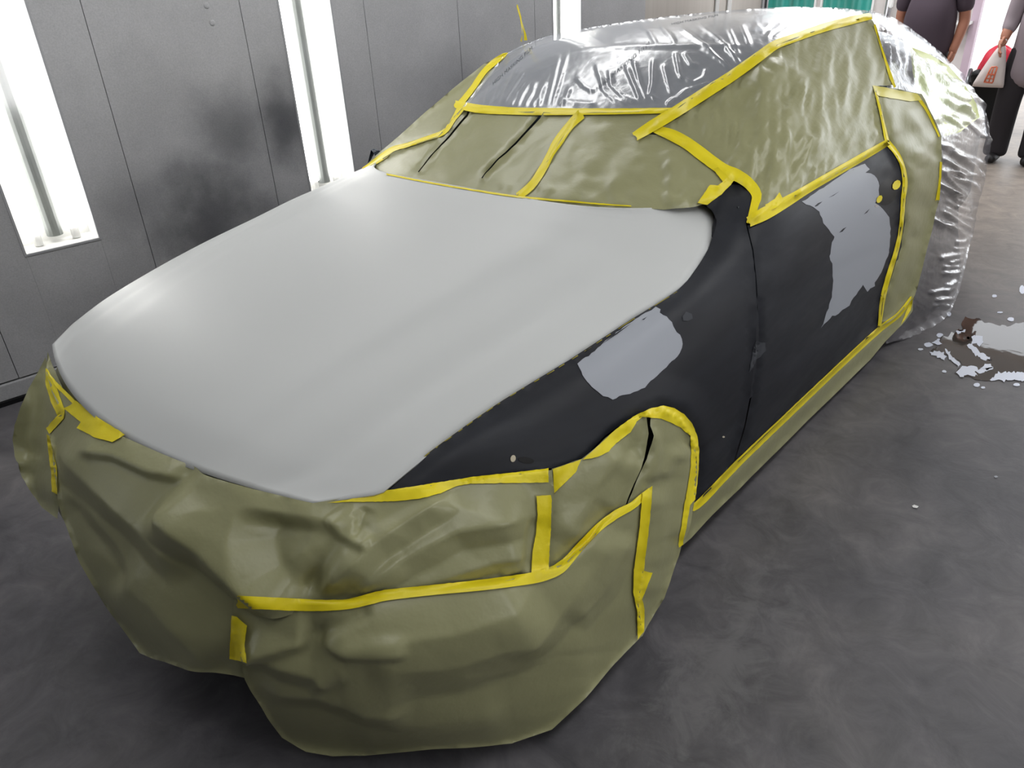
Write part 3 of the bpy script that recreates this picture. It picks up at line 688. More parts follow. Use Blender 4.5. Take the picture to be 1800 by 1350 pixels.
# ================================================================== masking paper
def sheet(name, label, outline, surfs, g, lift, material, cat, group, creases=(), nz=(), smooth_n=6, jag=0.0, mirror_extra=None, amp_k=1.0, gmin=0.0):
    o, s = patch(name, outline, surfs, g, lift, material, None, creases, nz, smooth_n, jag, None, mirror_extra, False, amp_k, gmin)
    return tag(o, label, cat, group), s
PG = 'masking paper sheets on the car'
C1 = [  # folds of the big bumper sheet
    ([(95, 785), (170, 842), (240, 902), (310, 968), (350, 1010)], .026, 26, 75),
    ([(112, 870), (150, 925), (190, 980), (225, 1040)], -.013, 34, 14),
    ([(292, 878), (350, 922), (417, 985), (480, 1038), (560, 1066)], .052, 34, 105),
    ([(494, 896), (486, 945), (499, 990), (530, 1025), (566, 1046)], -.034, 34, 78),
    ([(556, 1044), (660, 952), (760, 888), (800, 862)], .026, 20, 52),
    ([(598, 1052), (700, 982), (800, 932), (945, 902)], .024, 22, 46),
    ([(655, 1052), (760, 1014), (860, 984), (940, 972)], .015, 16, 34),
    ([(574, 905), (600, 938), (636, 954), (650, 930)], .012, 8, 34),
    ([(645, 890), (634, 920), (626, 950)], -.008, 8, 14),
    ([(150, 792), (220, 800), (280, 828), (345, 842)], .012, 9, 26),
    ([(940, 905), (932, 945), (922, 985), (914, 1012)], -.008, 10, 16),
    ([(875, 1010), (912, 998), (935, 1012)], .008, 6, 10),
    ([(200, 1010), (280, 1060), (340, 1125), (385, 1180)], .014, 40, 60)]
P1 = [(84, 618), (92, 640), (112, 685), (150, 722), (215, 762), (290, 797), (370, 830), (460, 860), (552, 884), (600, 876), (668, 863), (740, 855), (850, 841), (968, 825), (972, 860), (970, 890), (966, 950), (962, 1010), (940, 1022), (860, 1034), (760, 1045), (660, 1058), (560, 1070), (432, 1066), (420, 1090), (424, 1130), (432, 1191), (400, 1185), (340, 1173), (270, 1158), (246, 1148), (210, 1098), (188, 1068), (160, 1025), (140, 990), (122, 945), (107, 908), (103, 870), (97, 820), (91, 775), (83, 755), (88, 740), (112, 728), (92, 690), (82, 655)]
sh1, S_1 = sheet('masking_paper', 'large wrinkled olive masking paper hanging over the front bumper below the hood', P1, [SK], 5, .010, M_PAPER, 'masking paper', PG, C1, [(.005, 90, 1.6, .8, .6), (.006, 120, 1.8, .8, .7, 1)], 8, amp_k=1.5)
P2 = [(414, 1052), (480, 1056), (560, 1056), (680, 1042), (800, 1028), (930, 1006), (985, 988), (1020, 952), (1060, 914), (1100, 887), (1146, 858), (1141, 920), (1129, 1000), (1120, 1060), (1130, 1116), (1080, 1166), (1030, 1226), (970, 1282), (900, 1307), (820, 1312), (760, 1314), (643, 1327), (585, 1329), (538, 1321), (496, 1296), (470, 1260), (449, 1226), (431, 1194), (424, 1160), (410, 1110)]
C2 = [([(545, 1122), (600, 1114), (690, 1106), (787, 1092), (880, 1062), (945, 1022)], .034, 74, 46), ([(420, 1140), (480, 1126), (555, 1112)], .020, 12, 34),
      ([(436, 1138), (500, 1152), (566, 1166), (590, 1200)], .020, 20, 30), ([(556, 1122), (580, 1098), (620, 1078), (660, 1064)], -.010, 6, 13), ([(566, 1112), (640, 1122), (720, 1118)], .010, 10, 18),
      ([(455, 1205), (560, 1210), (640, 1234), (730, 1246)], .016, 20, 50), ([(880, 1150), (960, 1090), (1030, 1000), (1075, 920)], .016, 26, 46), ([(1000, 1100), (1060, 1030), (1105, 930)], .012, 18, 24),
      ([(640, 1160), (800, 1150), (920, 1110)], .010, 40, 40), ([(600, 1275), (760, 1266), (900, 1244)], .010, 40, 50), ([(440, 1120), (447, 1135), (464, 1142)], .008, 5, 6)]
sh2, S_2 = sheet('masking_paper', 'olive masking paper reaching the floor below the long yellow tape line', P2, [SK], 5, .028, M_PAPER, 'masking paper', PG, C2, [(.004, 110, 2.2, .7, -.15), (.005, 130, 2.2, .7, -.15, 1)], 8, amp_k=1.5)
P3 = [(79, 628), (66, 655), (50, 684), (36, 716), (26, 748), (22, 772), (26, 802), (38, 838), (56, 868), (74, 892), (101, 912), (105, 880), (99, 830), (93, 795), (86, 758), (112, 728), (97, 692), (84, 655), (82, 636)]
C3 = [([(62, 690), (70, 730), (74, 790), (80, 850)], -.016, 12, 24), ([(34, 800), (60, 840), (95, 880)], .008, 12, 16)]
sh3, S_3 = sheet('masking_paper', 'olive masking paper wrapped round the far front corner of the bumper', P3, [SK], 7, .016, M_PAPER, 'masking paper', PG, C3, [(.004, 60, 1, 1, 0)], 6,
                 mirror_extra=shrink(SKIRT, .022)[:76, :-18])
P4 = [(968, 823), (1020, 806), (1060, 771), (1110, 736), (1136, 730), (1139, 762), (1131, 804), (1111, 850), (1092, 900), (1068, 930), (1030, 968), (992, 1004), (958, 1026), (964, 940), (970, 870)]
C4 = [([(985, 960), (1020, 890), (1060, 820), (1090, 780)], .014, 26, 30), ([(1100, 752), (1108, 775), (1112, 800)], -.006, 8, 12), ([(1060, 900), (1095, 850), (1118, 800)], .010, 12, 24)]
sh4, S_4 = sheet('masking_paper', 'olive masking paper filling the front half of the wheel arch', P4, [SK], 7, .008, M_PAPER, 'masking paper', PG, C4, [(.003, 60, .8, 2, .9), (.006, 60, .7, 2, .9, 1)], 6, amp_k=1.4)
P5 = [(1141, 733), (1165, 722), (1192, 736), (1211, 766), (1220, 800), (1221, 840), (1216, 884), (1207, 925), (1199, 952), (1190, 985), (1165, 1050), (1128, 1119), (1110, 1070), (1116, 1000), (1128, 920), (1130, 890), (1096, 904), (1114, 851), (1133, 806), (1142, 764)]
C5 = [([(1142, 745), (1150, 790), (1145, 850)], .010, 20, 10), ([(1195, 770), (1204, 820), (1198, 900), (1185, 960)], .014, 12, 26), ([(1150, 850), (1160, 920), (1150, 1000), (1138, 1060)], .010, 22, 22), ([(1160, 840), (1180, 810), (1190, 790)], .007, 10, 12)]
sh5, S_5 = sheet('masking_paper', 'olive masking paper filling the rear half of the wheel arch down to the floor', P5, [SK], 7, .016, M_PAPER, 'masking paper', PG, C5, [(.003, 60, .7, 2, 1.4), (.006, 60, .7, 2, 1.4, 1)], 6, amp_k=1.4)
P6 = [(1206, 892), (1225, 884), (1300, 810), (1400, 713), (1500, 618), (1548, 574), (1580, 546), (1605, 519), (1604, 546), (1590, 566), (1556, 600), (1530, 632), (1470, 690), (1400, 758), (1320, 838), (1252, 905), (1214, 946), (1199, 958)]
sh6, S_6 = sheet('masking_paper', 'narrow olive masking paper strip along the rocker panel below the door', P6, [SS], 7, .014, M_PAPER, 'masking paper', PG, [([(1260, 880), (1340, 800), (1420, 730)], .008, 10, 12)], [(.005, 40, 2, .8, -.75)], 4)
# windshield paper; two pleats are left open as thin slits
P7 = [(638, 298), (660, 286), (690, 268), (720, 258), (770, 240), (790, 214), (812, 190), (822, 196), (820, 202), (735, 303), (736.5, 304), (822.5, 205), (826, 197), (900, 197), (951, 199), (948, 207), (847, 315), (848.5, 316), (951, 210), (956, 200), (1026, 201), (992, 247), (962, 292), (936, 327), (910, 356), (850, 349), (745, 331), (680, 315)]
C7 = [([(770, 325), (840, 300), (900, 280)], .008, 14, 20), ([(845, 312), (880, 322), (900, 340)], .006, 8, 10), ([(690, 300), (760, 275), (800, 255)], .008, 16, 20)]
sh7, S_7 = sheet('masking_paper', 'pale olive masking paper with two open pleats on the lower windshield', P7, [SG], 6, .010, M_PAPER, 'masking paper', PG, C7, [(.003, 55, 1.5, .8, -.4), (.008, 60, 1.6, .7, -.4, 1)], 5)
P8 = [(1016, 200), (1100, 198), (1192, 194), (1150, 222), (1130, 236), (1165, 238), (1220, 262), (1258, 290), (1286, 312), (1270, 330), (1237, 361), (1200, 369), (1100, 369), (950, 358), (902, 354), (930, 320), (965, 280), (995, 235)]
C8 = [([(1060, 350), (1110, 290), (1150, 260)], .008, 30, 20), ([(1165, 340), (1180, 355), (1210, 360)], .010, 8, 12), ([(1165, 290), (1185, 310), (1172, 335)], .009, 10, 16), ([(1195, 345), (1215, 335), (1240, 325)], .008, 6, 10), ([(945, 335), (960, 338), (975, 330)], .008, 6, 8), ([(1170, 262), (1180, 290), (1210, 305)], .007, 12, 14)]
sh8, S_8 = sheet('masking_paper', 'pale olive masking paper over the windshield on the near side of its tape seam', P8, [SG], 6, .014, M_PAPER, 'masking paper', PG, C8, [(.003, 45, 1, 1, .3), (.008, 48, 1.2, .8, .3, 1)], 5)
P9 = [(1138, 234), (1190, 193), (1240, 160), (1290, 128), (1350, 86), (1430, 55), (1480, 42), (1528, 33), (1537, 45), (1548, 80), (1558, 110), (1572, 150), (1537, 153), (1546, 200), (1559, 250), (1480, 299), (1400, 344), (1345, 376), (1318, 394), (1322, 370), (1326, 345), (1300, 320), (1272, 294), (1232, 264), (1180, 236)]
C9 = [([(1345, 290), (1338, 220), (1350, 150), (1365, 95)], .018, 60, 24), ([(1290, 170), (1330, 150), (1352, 135)], .010, 10, 16), ([(1280, 145), (1305, 160), (1330, 150)], -.008, 6, 12), ([(1250, 180), (1275, 185), (1305, 178)], .006, 6, 12),
      ([(1185, 215), (1200, 210), (1225, 200)], .008, 5, 8), ([(1400, 330), (1408, 260), (1400, 190), (1415, 120)], .008, 7, 16), ([(1375, 350), (1380, 290), (1372, 230), (1380, 170)], .008, 6, 14), ([(1430, 300), (1445, 230), (1440, 160), (1450, 90)], .008, 8, 18),
      ([(1470, 260), (1480, 200), (1490, 130), (1480, 70)], .008, 7, 14), ([(1360, 330), (1362, 300), (1352, 260)], .006, 5, 10), ([(1500, 250), (1515, 200), (1525, 130), (1515, 60)], .008, 9, 12), ([(1230, 240), (1260, 235), (1300, 225)], .006, 14, 18), ([(1280, 290), (1300, 285), (1320, 265)], .008, 10, 16), ([(1520, 230), (1540, 240), (1553, 250)], .006, 6, 10), ([(1415, 310), (1425, 280), (1418, 240)], .006, 5, 9), ([(1455, 210), (1462, 170), (1458, 120)], .006, 5, 9)]
sh9, S_9 = sheet('masking_paper', 'large crinkled olive masking paper tented over the front side window', P9, [SG, SS], 6, .012, M_PAPER, 'masking paper', PG, C9, [(.006, 20, .7, 2.8, .12), (.016, 28, .55, 2.2, .15, 1), (.003, 40, 1, 1, 0)], 10, amp_k=1.4)
P10 = [(640, 294), (660, 274), (700, 241), (750, 195), (800, 153), (850, 113), (882, 97), (892, 93), (862, 133), (834, 170), (818, 190), (797, 215), (777, 240), (710, 258), (668, 284), (645, 298)]
gr = refine(np.array(rows and GREEN)[12:44:4, :22:3], 40, 20)
sh10, S_10 = sheet('masking_paper', 'olive masking paper down the far side of the windshield pillar', P10, [SG], 6, .012, M_PAPER, 'masking paper', PG, [([(690, 265), (740, 225), (790, 185)], .006, 12, 12)], [(.003, 40, 1.5, .8, -.7)], 4, mirror_extra=shrink(gr, .015))
P11 = [(1535, 152), (1575, 156), (1618, 166), (1640, 205), (1654, 240), (1655, 300), (1650, 350), (1641, 392), (1631, 430), (1618, 480), (1607, 520), (1580, 552), (1546, 577), (1552, 530), (1566, 488), (1580, 440), (1586, 400), (1589, 370), (1593, 320), (1586, 290), (1560, 250), (1548, 205)]
C11 = [([(1590, 185), (1595, 205), (1620, 235), (1640, 262)], .014, 10, 20), ([(1560, 185), (1566, 210), (1560, 240)], .008, 8, 12), ([(1575, 255), (1605, 265), (1640, 280)], .010, 12, 22), ([(1602, 265), (1612, 285), (1618, 295)], .010, 7, 14), ([(1640, 270), (1636, 330), (1640, 370)], .010, 10, 14), ([(1590, 365), (1620, 362), (1645, 370)], -.008, 12, 20), ([(1600, 330), (1606, 300), (1622, 350)], .007, 6, 10), ([(1600, 530), (1612, 460), (1622, 420)], .008, 9, 12), ([(1590, 418), (1600, 422), (1612, 410)], -.006, 6, 10)]
sh11, S_11 = sheet('masking_paper', 'olive masking paper over the rear door behind the sanded front door', P11, [SG, SS], 6, .026, M_PAPER, 'masking paper', PG, C11, [(.004, 30, .8, 2, .1), (.012, 40, .7, 1.8, .1, 1)], 10, amp_k=1.4)

# ================================================================== plastic film
FG = 'plastic masking film on the car'
LINES = []
r2 = random.Random(3)
def fan(x0, y0, x1, y1, amp, w): LINES.append(([(x0, y0), ((x0 + x1) / 2 + r2.uniform(-4, 4), (y0 + y1) / 2 + r2.uniform(-3, 3)), (x1, y1)], amp, w, w * 1.3))
for (a, b, c, d) in ((866, 186, 905, 92), (878, 188, 914, 110), (883, 188, 925, 118), (896, 190, 928, 138), (908, 190, 935, 142), (921, 190, 942, 140), (934, 190, 955, 150), (946, 190, 960, 140), (852, 186, 868, 120), (962, 190, 985, 90), (970, 190, 1000, 85), (985, 190, 1004, 150), (838, 176, 845, 150)): fan(a, b, c, d, .005, 2.6)
for q in ([(1012, 137), (1026, 152), (1045, 165)], [(1045, 108), (1056, 140), (1061, 160), (1080, 178), (1110, 188)], [(1070, 118), (1074, 150), (1095, 172), (1125, 185)], [(1098, 112), (1118, 160), (1128, 188)], [(1112, 100), (1124, 148), (1140, 185)], [(1148, 100), (1147, 150), (1142, 168), (1160, 183)], [(1165, 110), (1178, 160), (1184, 172)], [(1186, 90), (1194, 130), (1202, 145)], [(1200, 92), (1214, 115), (1232, 118)], [(1228, 83), (1262, 105), (1285, 125)], [(1273, 83), (1296, 110), (1300, 120)], [(1120, 42), (1140, 55), (1155, 82)], [(1160, 45), (1178, 65), (1188, 82)], [(1225, 40), (1262, 68), (1298, 108)], [(1190, 45), (1225, 72), (1260, 100)], [(1278, 45), (1290, 75), (1300, 108)], [(1300, 40), (1310, 62), (1318, 85)], [(1325, 42), (1340, 55), (1355, 50)], [(1345, 75), (1355, 58), (1380, 42)], [(1320, 55), (1345, 50), (1358, 42)], [(1355, 70), (1385, 52), (1420, 40)], [(1200, 138), (1218, 148), (1238, 140), (1244, 118)], [(1210, 160), (1228, 154), (1250, 148)], [(1190, 176), (1205, 162), (1215, 158)], [(1170, 188), (1185, 176), (1200, 175)], [(980, 178), (1010, 184), (1050, 186)]):
    LINES.append((q, .006 * r2.uniform(.7, 1.2), 3.2, 4.6))
LINES.append(([(1000, 88), (1100, 84), (1220, 82), (1330, 83)], .006, 2.5, 5))
F1 = [(812, 190), (860, 193), (900, 195), (990, 197), (1080, 197), (1194, 193), (1240, 162), (1290, 130), (1350, 88), (1430, 54), (1500, 34), (1534, 24), (1530, 19), (1480, 14), (1400, 12), (1350, 14), (1300, 17), (1250, 21), (1180, 28), (1110, 37), (1045, 47), (1000, 56), (960, 64), (920, 79), (888, 95), (860, 130), (832, 165)]
fl1, S_L1 = sheet('masking_film', 'crinkled clear plastic film stretched over the windshield and roof', F1, [SG], 3, .010, M_FILM, 'plastic film', FG, LINES, [(.0012, 16, 1, 1, .3), (.0025, 60, 1, 1, 0)], 6, amp_k=1.3)
LINES2 = []
for i in range(16):
    x = 1546 + i * 5.2 + r2.uniform(-2, 2); y = 42 + i * 4.2; LINES2.append(([(x, y), (x + 6, y + 18 + r2.uniform(0, 10)), (x + 14, y + 45 + r2.uniform(0, 30))], .006, 2.4, 3.6))
for i in range(16):      # down over the tail
    y = 108 + r2.uniform(0, 110); x = 1618 + r2.uniform(0, 50) + (y - 108) * .35; l = r2.uniform(30, 70); LINES2.append(([(x, y), (x + l * .5, y + l * r2.uniform(.25, .45)), (x + l, y + l * r2.uniform(.35, .75))], .006 * r2.uniform(.5, 1.2), r2.uniform(1.8, 3.4), r2.uniform(2.5, 5)))
for i in range(34):      # long diagonal gathers on the flank
    y = 250 + r2.uniform(0, 150); x = 1650 + r2.uniform(-8, 40) - (y - 250) * .1; l = r2.uniform(24, 70); sl = r2.uniform(.15, 1.0)
    LINES2.append(([(x, y), (x + l * .5, y + l * .5 * sl - r2.uniform(-4, 5)), (min(x + l, 1736 - (y - 250) * .2), y + l * sl)], .007 * r2.uniform(.5, 1.3), r2.uniform(1.8, 3.6), r2.uniform(2.5, 5)))
for i in range(12):      # short level creases near the floor
    y = 428 + i * 10 + r2.uniform(-5, 5); x1 = 1700 - (y - 430) * .27; l = r2.uniform(18, 52)
    LINES2.append(([(x1 - l, y + r2.uniform(-5, 5)), (x1 - l * .5, y + r2.uniform(-3, 3)), (x1, y - r2.uniform(-2, 9))], .010 * r2.uniform(.6, 1.2), r2.uniform(3, 5.5), r2.uniform(2, 4)))
F2 = [(1529, 16), (1572, 33), (1602, 51), (1652, 91), (1682, 121), (1702, 147), (1730, 186), (1740, 218), (1741, 256), (1734, 300), (1722, 350), (1710, 410), (1700, 450), (1686, 510), (1669, 551), (1642, 576), (1602, 592), (1556, 604), (1556, 588), (1578, 562), (1590, 524), (1606, 435), (1626, 370), (1636, 300), (1634, 240), (1622, 210), (1606, 172), (1560, 160), (1540, 112), (1526, 62), (1518, 32)]
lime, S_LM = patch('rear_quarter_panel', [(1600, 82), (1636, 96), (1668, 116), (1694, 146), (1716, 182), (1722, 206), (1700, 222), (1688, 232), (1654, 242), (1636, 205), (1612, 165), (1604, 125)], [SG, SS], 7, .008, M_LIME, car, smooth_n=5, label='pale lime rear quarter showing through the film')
fl2, S_L2 = sheet('masking_film', 'crinkled clear plastic film wrapped over the tail of the car down to the floor', F2, [SG, SS], 3, .008, M_FILM_REAR, 'plastic film', FG, LINES2, [(.004, 12, 2.2, .6, .45), (.005, 40, 1, 1, 0)], 12, amp_k=2.6, gmin=.7)
# faint repeated print on the film
def print_on_film(words, p0, p1, size):
    cv = bpy.data.curves.new('t', 'FONT'); cv.body = words; cv.size = 1; tmp = bpy.data.objects.new('t', cv); COL.objects.link(tmp)
    dg = bpy.context.evaluated_depsgraph_get(); me = bpy.data.meshes.new_from_object(tmp.evaluated_get(dg)); bpy.data.objects.remove(tmp)
    V = np.array([v.co[:2] for v in me.vertices]); F = [tuple(p.vertices) for p in me.polygons]; bpy.data.meshes.remove(me)
    w = V[:, 0].max(); a = np.array(p0, float); b = np.array(p1, float); d = (b - a); nrm = np.array([-.15, -1.0]) * size
    P = a + V[:, :1] / w * d + V[:, 1:] * nrm
    D, dist, nor = cast(P, [S_L1]); me = mesh_from('print', CAM + D * (dist - .004)[:, None], F)
    o = link('film_print', me, fl1, M_PRINT); o['label'] = 'faint grey repeated print on the film'
print_on_film('HIGH MASKING FILM', (1048, 160), (1142, 78), 9)
print_on_film('HIGH MASKING FILM', (866, 150), (936, 86), 8)
print_on_film('HIGH MASKING FILM', (1180, 44), (1262, 28), 5)

# ================================================================== tape
T = lambda pts, surfs, par, **k: ribbon('tape_strip', pts, surfs, k.pop('m', M_TAPE), par, **k)
ALL_F = [S_1, S_2, S_3, S_4, S_5, S_6, S_F, S_D]
# under the headlight edge of the fender
tape([(575, 884), (613, 878), (640, 871), (668, 864), (740, 853), (832, 838), (900, 831), (964, 823), (964, 848), (900, 849), (827, 850), (801, 855), (775, 867), (736, 877), (697, 881), (644, 882), (618, 882)], [S_1, S_F], sh1, label='wide yellow tape along the lower edge of the fender')
tape([(972, 825), (1022, 807), (1012, 830), (992, 850), (974, 867), (973, 845)], [S_4, S_1, S_F], sh4)
tape([(943, 872), (968, 870), (970, 880), (968, 936), (964, 1001), (958, 1018), (933, 1014), (936, 972), (942, 936), (945, 904)], [S_1, S_4, S_2], sh1, lift=.005)
T([(417, 1058, 22), (500, 1062, 22), (560, 1064, 20), (610, 1062, 18), (650, 1053, 19), (680, 1046, 19), (760, 1037, 18), (850, 1028, 19), (930, 1017, 20), (960, 1010, 20), (985, 998, 20), (1005, 978, 16), (1025, 955, 14), (1055, 925, 14), (1085, 903, 15), (1110, 890, 13), (1130, 873, 12), (1144, 861, 10)], [S_2, S_1, S_4, S_5], sh2, lift=.008, label='long yellow tape strip across the bumper papers')
tape([(1129, 866), (1147, 854), (1144, 894), (1140, 937), (1134, 981), (1132, 1003), (1147, 1007), (1137, 1033), (1129, 1054), (1133, 1072), (1132, 1110), (1121, 1124), (1120, 1076), (1113, 1041), (1114, 1002), (1120, 959), (1125, 920)], [S_2, S_5, S_4], sh2, lift=.010)
tape([(407, 1082), (416, 1084), (434, 1100), (430, 1135), (434, 1166), (418, 1161), (403, 1158)], [S_2, S_1], sh2, lift=.010, label='short torn piece of yellow tape')
# wheel arch and sill
tape([(1024, 808), (1052, 783), (1083, 754), (1116, 730), (1145, 717), (1166, 713), (1185, 717), (1202, 728), (1217, 744), (1226, 768), (1229, 793), (1228, 829), (1222, 878), (1213, 888), (1210, 907), (1205, 934), (1200, 957), (1193, 963), (1192, 956), (1197, 928), (1203, 887), (1209, 855), (1214, 824), (1215, 791), (1213, 766), (1197, 752), (1178, 742), (1162, 736), (1151, 735), (1129, 732), (1119, 741), (1108, 760), (1083, 779), (1070, 793), (1056, 801), (1040, 806)], [S_F, S_4, S_5], sh5, lift=.004, label='yellow tape following the wheel arch')
T([(1212, 892, 9), (1228, 886, 13), (1300, 812, 12), (1400, 716, 11), (1500, 621, 10), (1550, 576, 10), (1580, 553, 9), (1603, 523, 7)], [S_6, S_F, S_D, S_11], sh6, lift=.005, label='yellow tape along the sill')
tape([(1606, 520), (1601, 545), (1590, 563), (1583, 572), (1592, 549)], [S_6, S_11], sh6)
# belt line and mirror corner
T([(1316, 390, 18), (1345, 375, 23), (1380, 356, 19), (1420, 332, 15), (1480, 297, 14), (1530, 268, 13), (1561, 250, 11)], [S_9, S_D], sh9, lift=.010, label='yellow tape along the window line of the door')
tape([(1345, 360), (1362, 350), (1370, 338), (1378, 352), (1366, 364), (1350, 372)], [S_9], sh9, lift=.008)
T([(1150, 226, 14), (1180, 237, 20), (1205, 250, 21), (1230, 268, 22), (1255, 287, 22), (1275, 300, 22), (1295, 308, 22), (1316, 322, 20), (1330, 342, 18), (1326, 362, 14), (1319, 392, 14)], [S_9, S_8, S_F], sh9, lift=.006, label='yellow tape curving round the mirror corner')
tape([(1226, 357), (1248, 325), (1262, 326), (1278, 313), (1290, 318), (1284, 326), (1268, 342), (1243, 360)], [S_8, S_F, S_9], sh8, lift=.006)
tape([(1254, 297), (1262, 294), (1280, 310), (1284, 316), (1272, 322)], [S_8, S_9], sh8, lift=.007)
# roof rail, windshield, pillars
T([(1116, 240, 16), (1150, 219, 20), (1190, 195, 20), (1240, 163, 20), (1290, 131, 19), (1340, 95, 18), (1365, 78, 16), (1400, 65, 15), (1450, 48, 15), (1500, 35, 14), (1531, 28, 12)], [S_9, S_L1, S_8], sh9, lift=.014, label='wide yellow tape from the windshield up along the roof rail')
T([(800, 183, 13), (840, 191, 15), (900, 195, 13), (960, 196, 13), (1060, 196, 11), (1130, 195, 10), (1187, 194, 10)], [S_L1, S_7, S_8, S_10], fl1, lift=.007, label='yellow tape holding the film to the windshield paper')
T([(806, 186, 11), (830, 156, 10), (850, 127, 10), (868, 110, 11), (884, 98, 8), (892, 93, 3)], [S_L1, S_10], fl1, lift=.007)
T([(810, 190, 13), (797, 210, 8), (780, 232, 9), (745, 245, 8), (715, 255, 8), (690, 262, 9), (675, 273, 12), (655, 287, 9), (638, 297, 5)], [S_7, S_10], sh10, lift=.006, label='yellow tape down the far windshield pillar')
T([(1022, 200, 18), (1000, 222, 15), (980, 250, 17), (968, 270, 13), (955, 295, 14), (935, 325, 14), (910, 346, 14)], [S_8, S_7], sh8, lift=.006, label='yellow tape seam down the windshield paper')
T([(680, 306, 3), (745, 319, 3), (820, 332, 3), (905, 345, 3.5), (980, 352, 3.5), (1060, 359, 2.6), (1110, 362, 2)], [S_7, S_8, SH], sh7, lift=.004)
# rear door paper
T([(1560, 250, 10), (1575, 268, 9), (1586, 290, 8), (1591, 320, 9), (1588, 350, 8), (1584, 400, 7), (1576, 440, 8), (1563, 482, 9), (1552, 525, 9), (1546, 573, 6)], [S_11, S_D], sh11, lift=.005, label='yellow tape down the rear edge of the door')
tape([(1534, 150), (1548, 152), (1580, 159), (1613, 165), (1620, 176), (1600, 178), (1575, 174), (1545, 169), (1537, 163)], [S_11, S_9], sh11, lift=.006, material=M_TAPE_PALE)
T([(1540, 163, 5), (1550, 205, 5), (1559, 247, 8)], [S_11, S_9], sh11, lift=.006)
T([(1612, 168, 6), (1630, 195, 5), (1643, 222, 4), (1651, 240, 3)], [S_11], sh11, lift=.004)
T([(1654, 285, 4), (1652, 320, 4), (1648, 352, 7)], [S_11], sh11, lift=.004)
T([(1537, 42, 4), (1553, 95, 3.5), (1566, 135, 6), (1573, 153, 4)], [S_9], sh9, lift=.004)
# far front corner
tape([(80, 647), (84, 650), (98, 676), (114, 721), (101, 731), (90, 707), (80, 676)], [S_1, S_3], sh3, lift=.005)
tape([(114, 721), (112, 736), (87, 763), (81, 753), (98, 733)], [S_1, S_3], sh3, lift=.006)
tape([(81, 649), (98, 670), (132, 704), (128, 710), (97, 678)], [S_1], sh1, lift=.005)
tape([(132, 703), (169, 732), (220, 764), (197, 777), (166, 769), (135, 752), (142, 742), (112, 718), (124, 712)], [S_1], sh1, lift=.006, label='torn yellow tape under the front edge of the hood')
tape([(82, 763), (87, 766), (94, 797), (100, 822), (101, 870), (91, 864), (90, 833), (86, 802)], [S_1, S_3], sh3, lift=.005)
# thin tape edge in the gap between hood and fender
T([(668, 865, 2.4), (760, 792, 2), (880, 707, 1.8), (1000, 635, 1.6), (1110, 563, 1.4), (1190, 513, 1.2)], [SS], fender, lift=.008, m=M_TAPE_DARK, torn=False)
# loose twisted tail of tape standing up behind the roof edge
b0 = CAM + ray_dirs([(922, 74)])[0] * float(cast([(922, 80)], [S_L1])[1][0])
bm = bmesh.new(); prev = None
u = np.array(ROT[0]); dep = float((b0 - CAM) @ ROT[2])
tail = [(924, 71, 5), (923, 60, 4), (919, 45, 3.5), (915, 28, 3), (911, 14, 3), (909, 8, 2)]
for leg in (0, 1):
    prev = None
    for k, (x, y, w) in enumerate(tail):
        xx = x - (8 * (1 - k / 2.5) if leg and k < 3 else 0)
        D = ray_dirs([(xx, y)])[0]; p = CAM + D * dep / (D @ ROT[2]) + ROT[2] * .01 * leg
        tw = k * .5 + leg; a = (u * math.cos(tw) + ROT[2] * math.sin(tw)) * w * dep / FPX * .6
        q = (bm.verts.new(p - a), bm.verts.new(p + a))
        if prev: bm.faces.new((prev[0], prev[1], q[1], q[0]))
        prev = q
o = bm_obj('tape_tail', bm, fl1, M_TAPE, True); o['label'] = 'loose twisted tail of tape sticking up'

# ================================================================== people, bag, scooter
M_SKIN = mat('skin', srgb(178, 120, 96), 0.5)
M_TEE = mat('dark_plum_cloth', srgb(74, 62, 72), 0.85)
M_KURTA = mat('grey_mauve_cloth', srgb(150, 138, 144), 0.85)
M_TROUSER = mat('black_cloth', srgb(44, 40, 44), 0.9)
M_SHOE = mat('black_leather', srgb(26, 24, 26), 0.5)
M_HAIR = mat('black_hair', srgb(26, 22, 22), 0.6)
M_EYE = mat('eye', srgb(240, 240, 238), 0.3)
def skin_mesh(name, verts, edges, radii, material, parent, root=0, sub=2):
    me = bpy.data.meshes.new(name); me.from_pydata([tuple(v) for v in verts], edges, [])
    o = link(name, me, parent, material)
    o.modifiers.new('s', 'SKIN').use_smooth_shade = True
    for i, r in enumerate(radii):
        rr_ = r if isinstance(r, tuple) else (r, r); me.skin_vertices[0].data[i].radius = rr_; me.skin_vertices[0].data[i].use_root = (i == root)
    md = o.modifiers.new('sub', 'SUBSURF'); md.levels = md.render_levels = sub
    bpy.context.view_layer.update()
    ev = o.evaluated_get(bpy.context.evaluated_depsgraph_get()); m2 = bpy.data.meshes.new_from_object(ev)
    o.modifiers.clear(); o.data = m2
    if len(m2.materials) == 0: m2.materials.append(material)
    return o
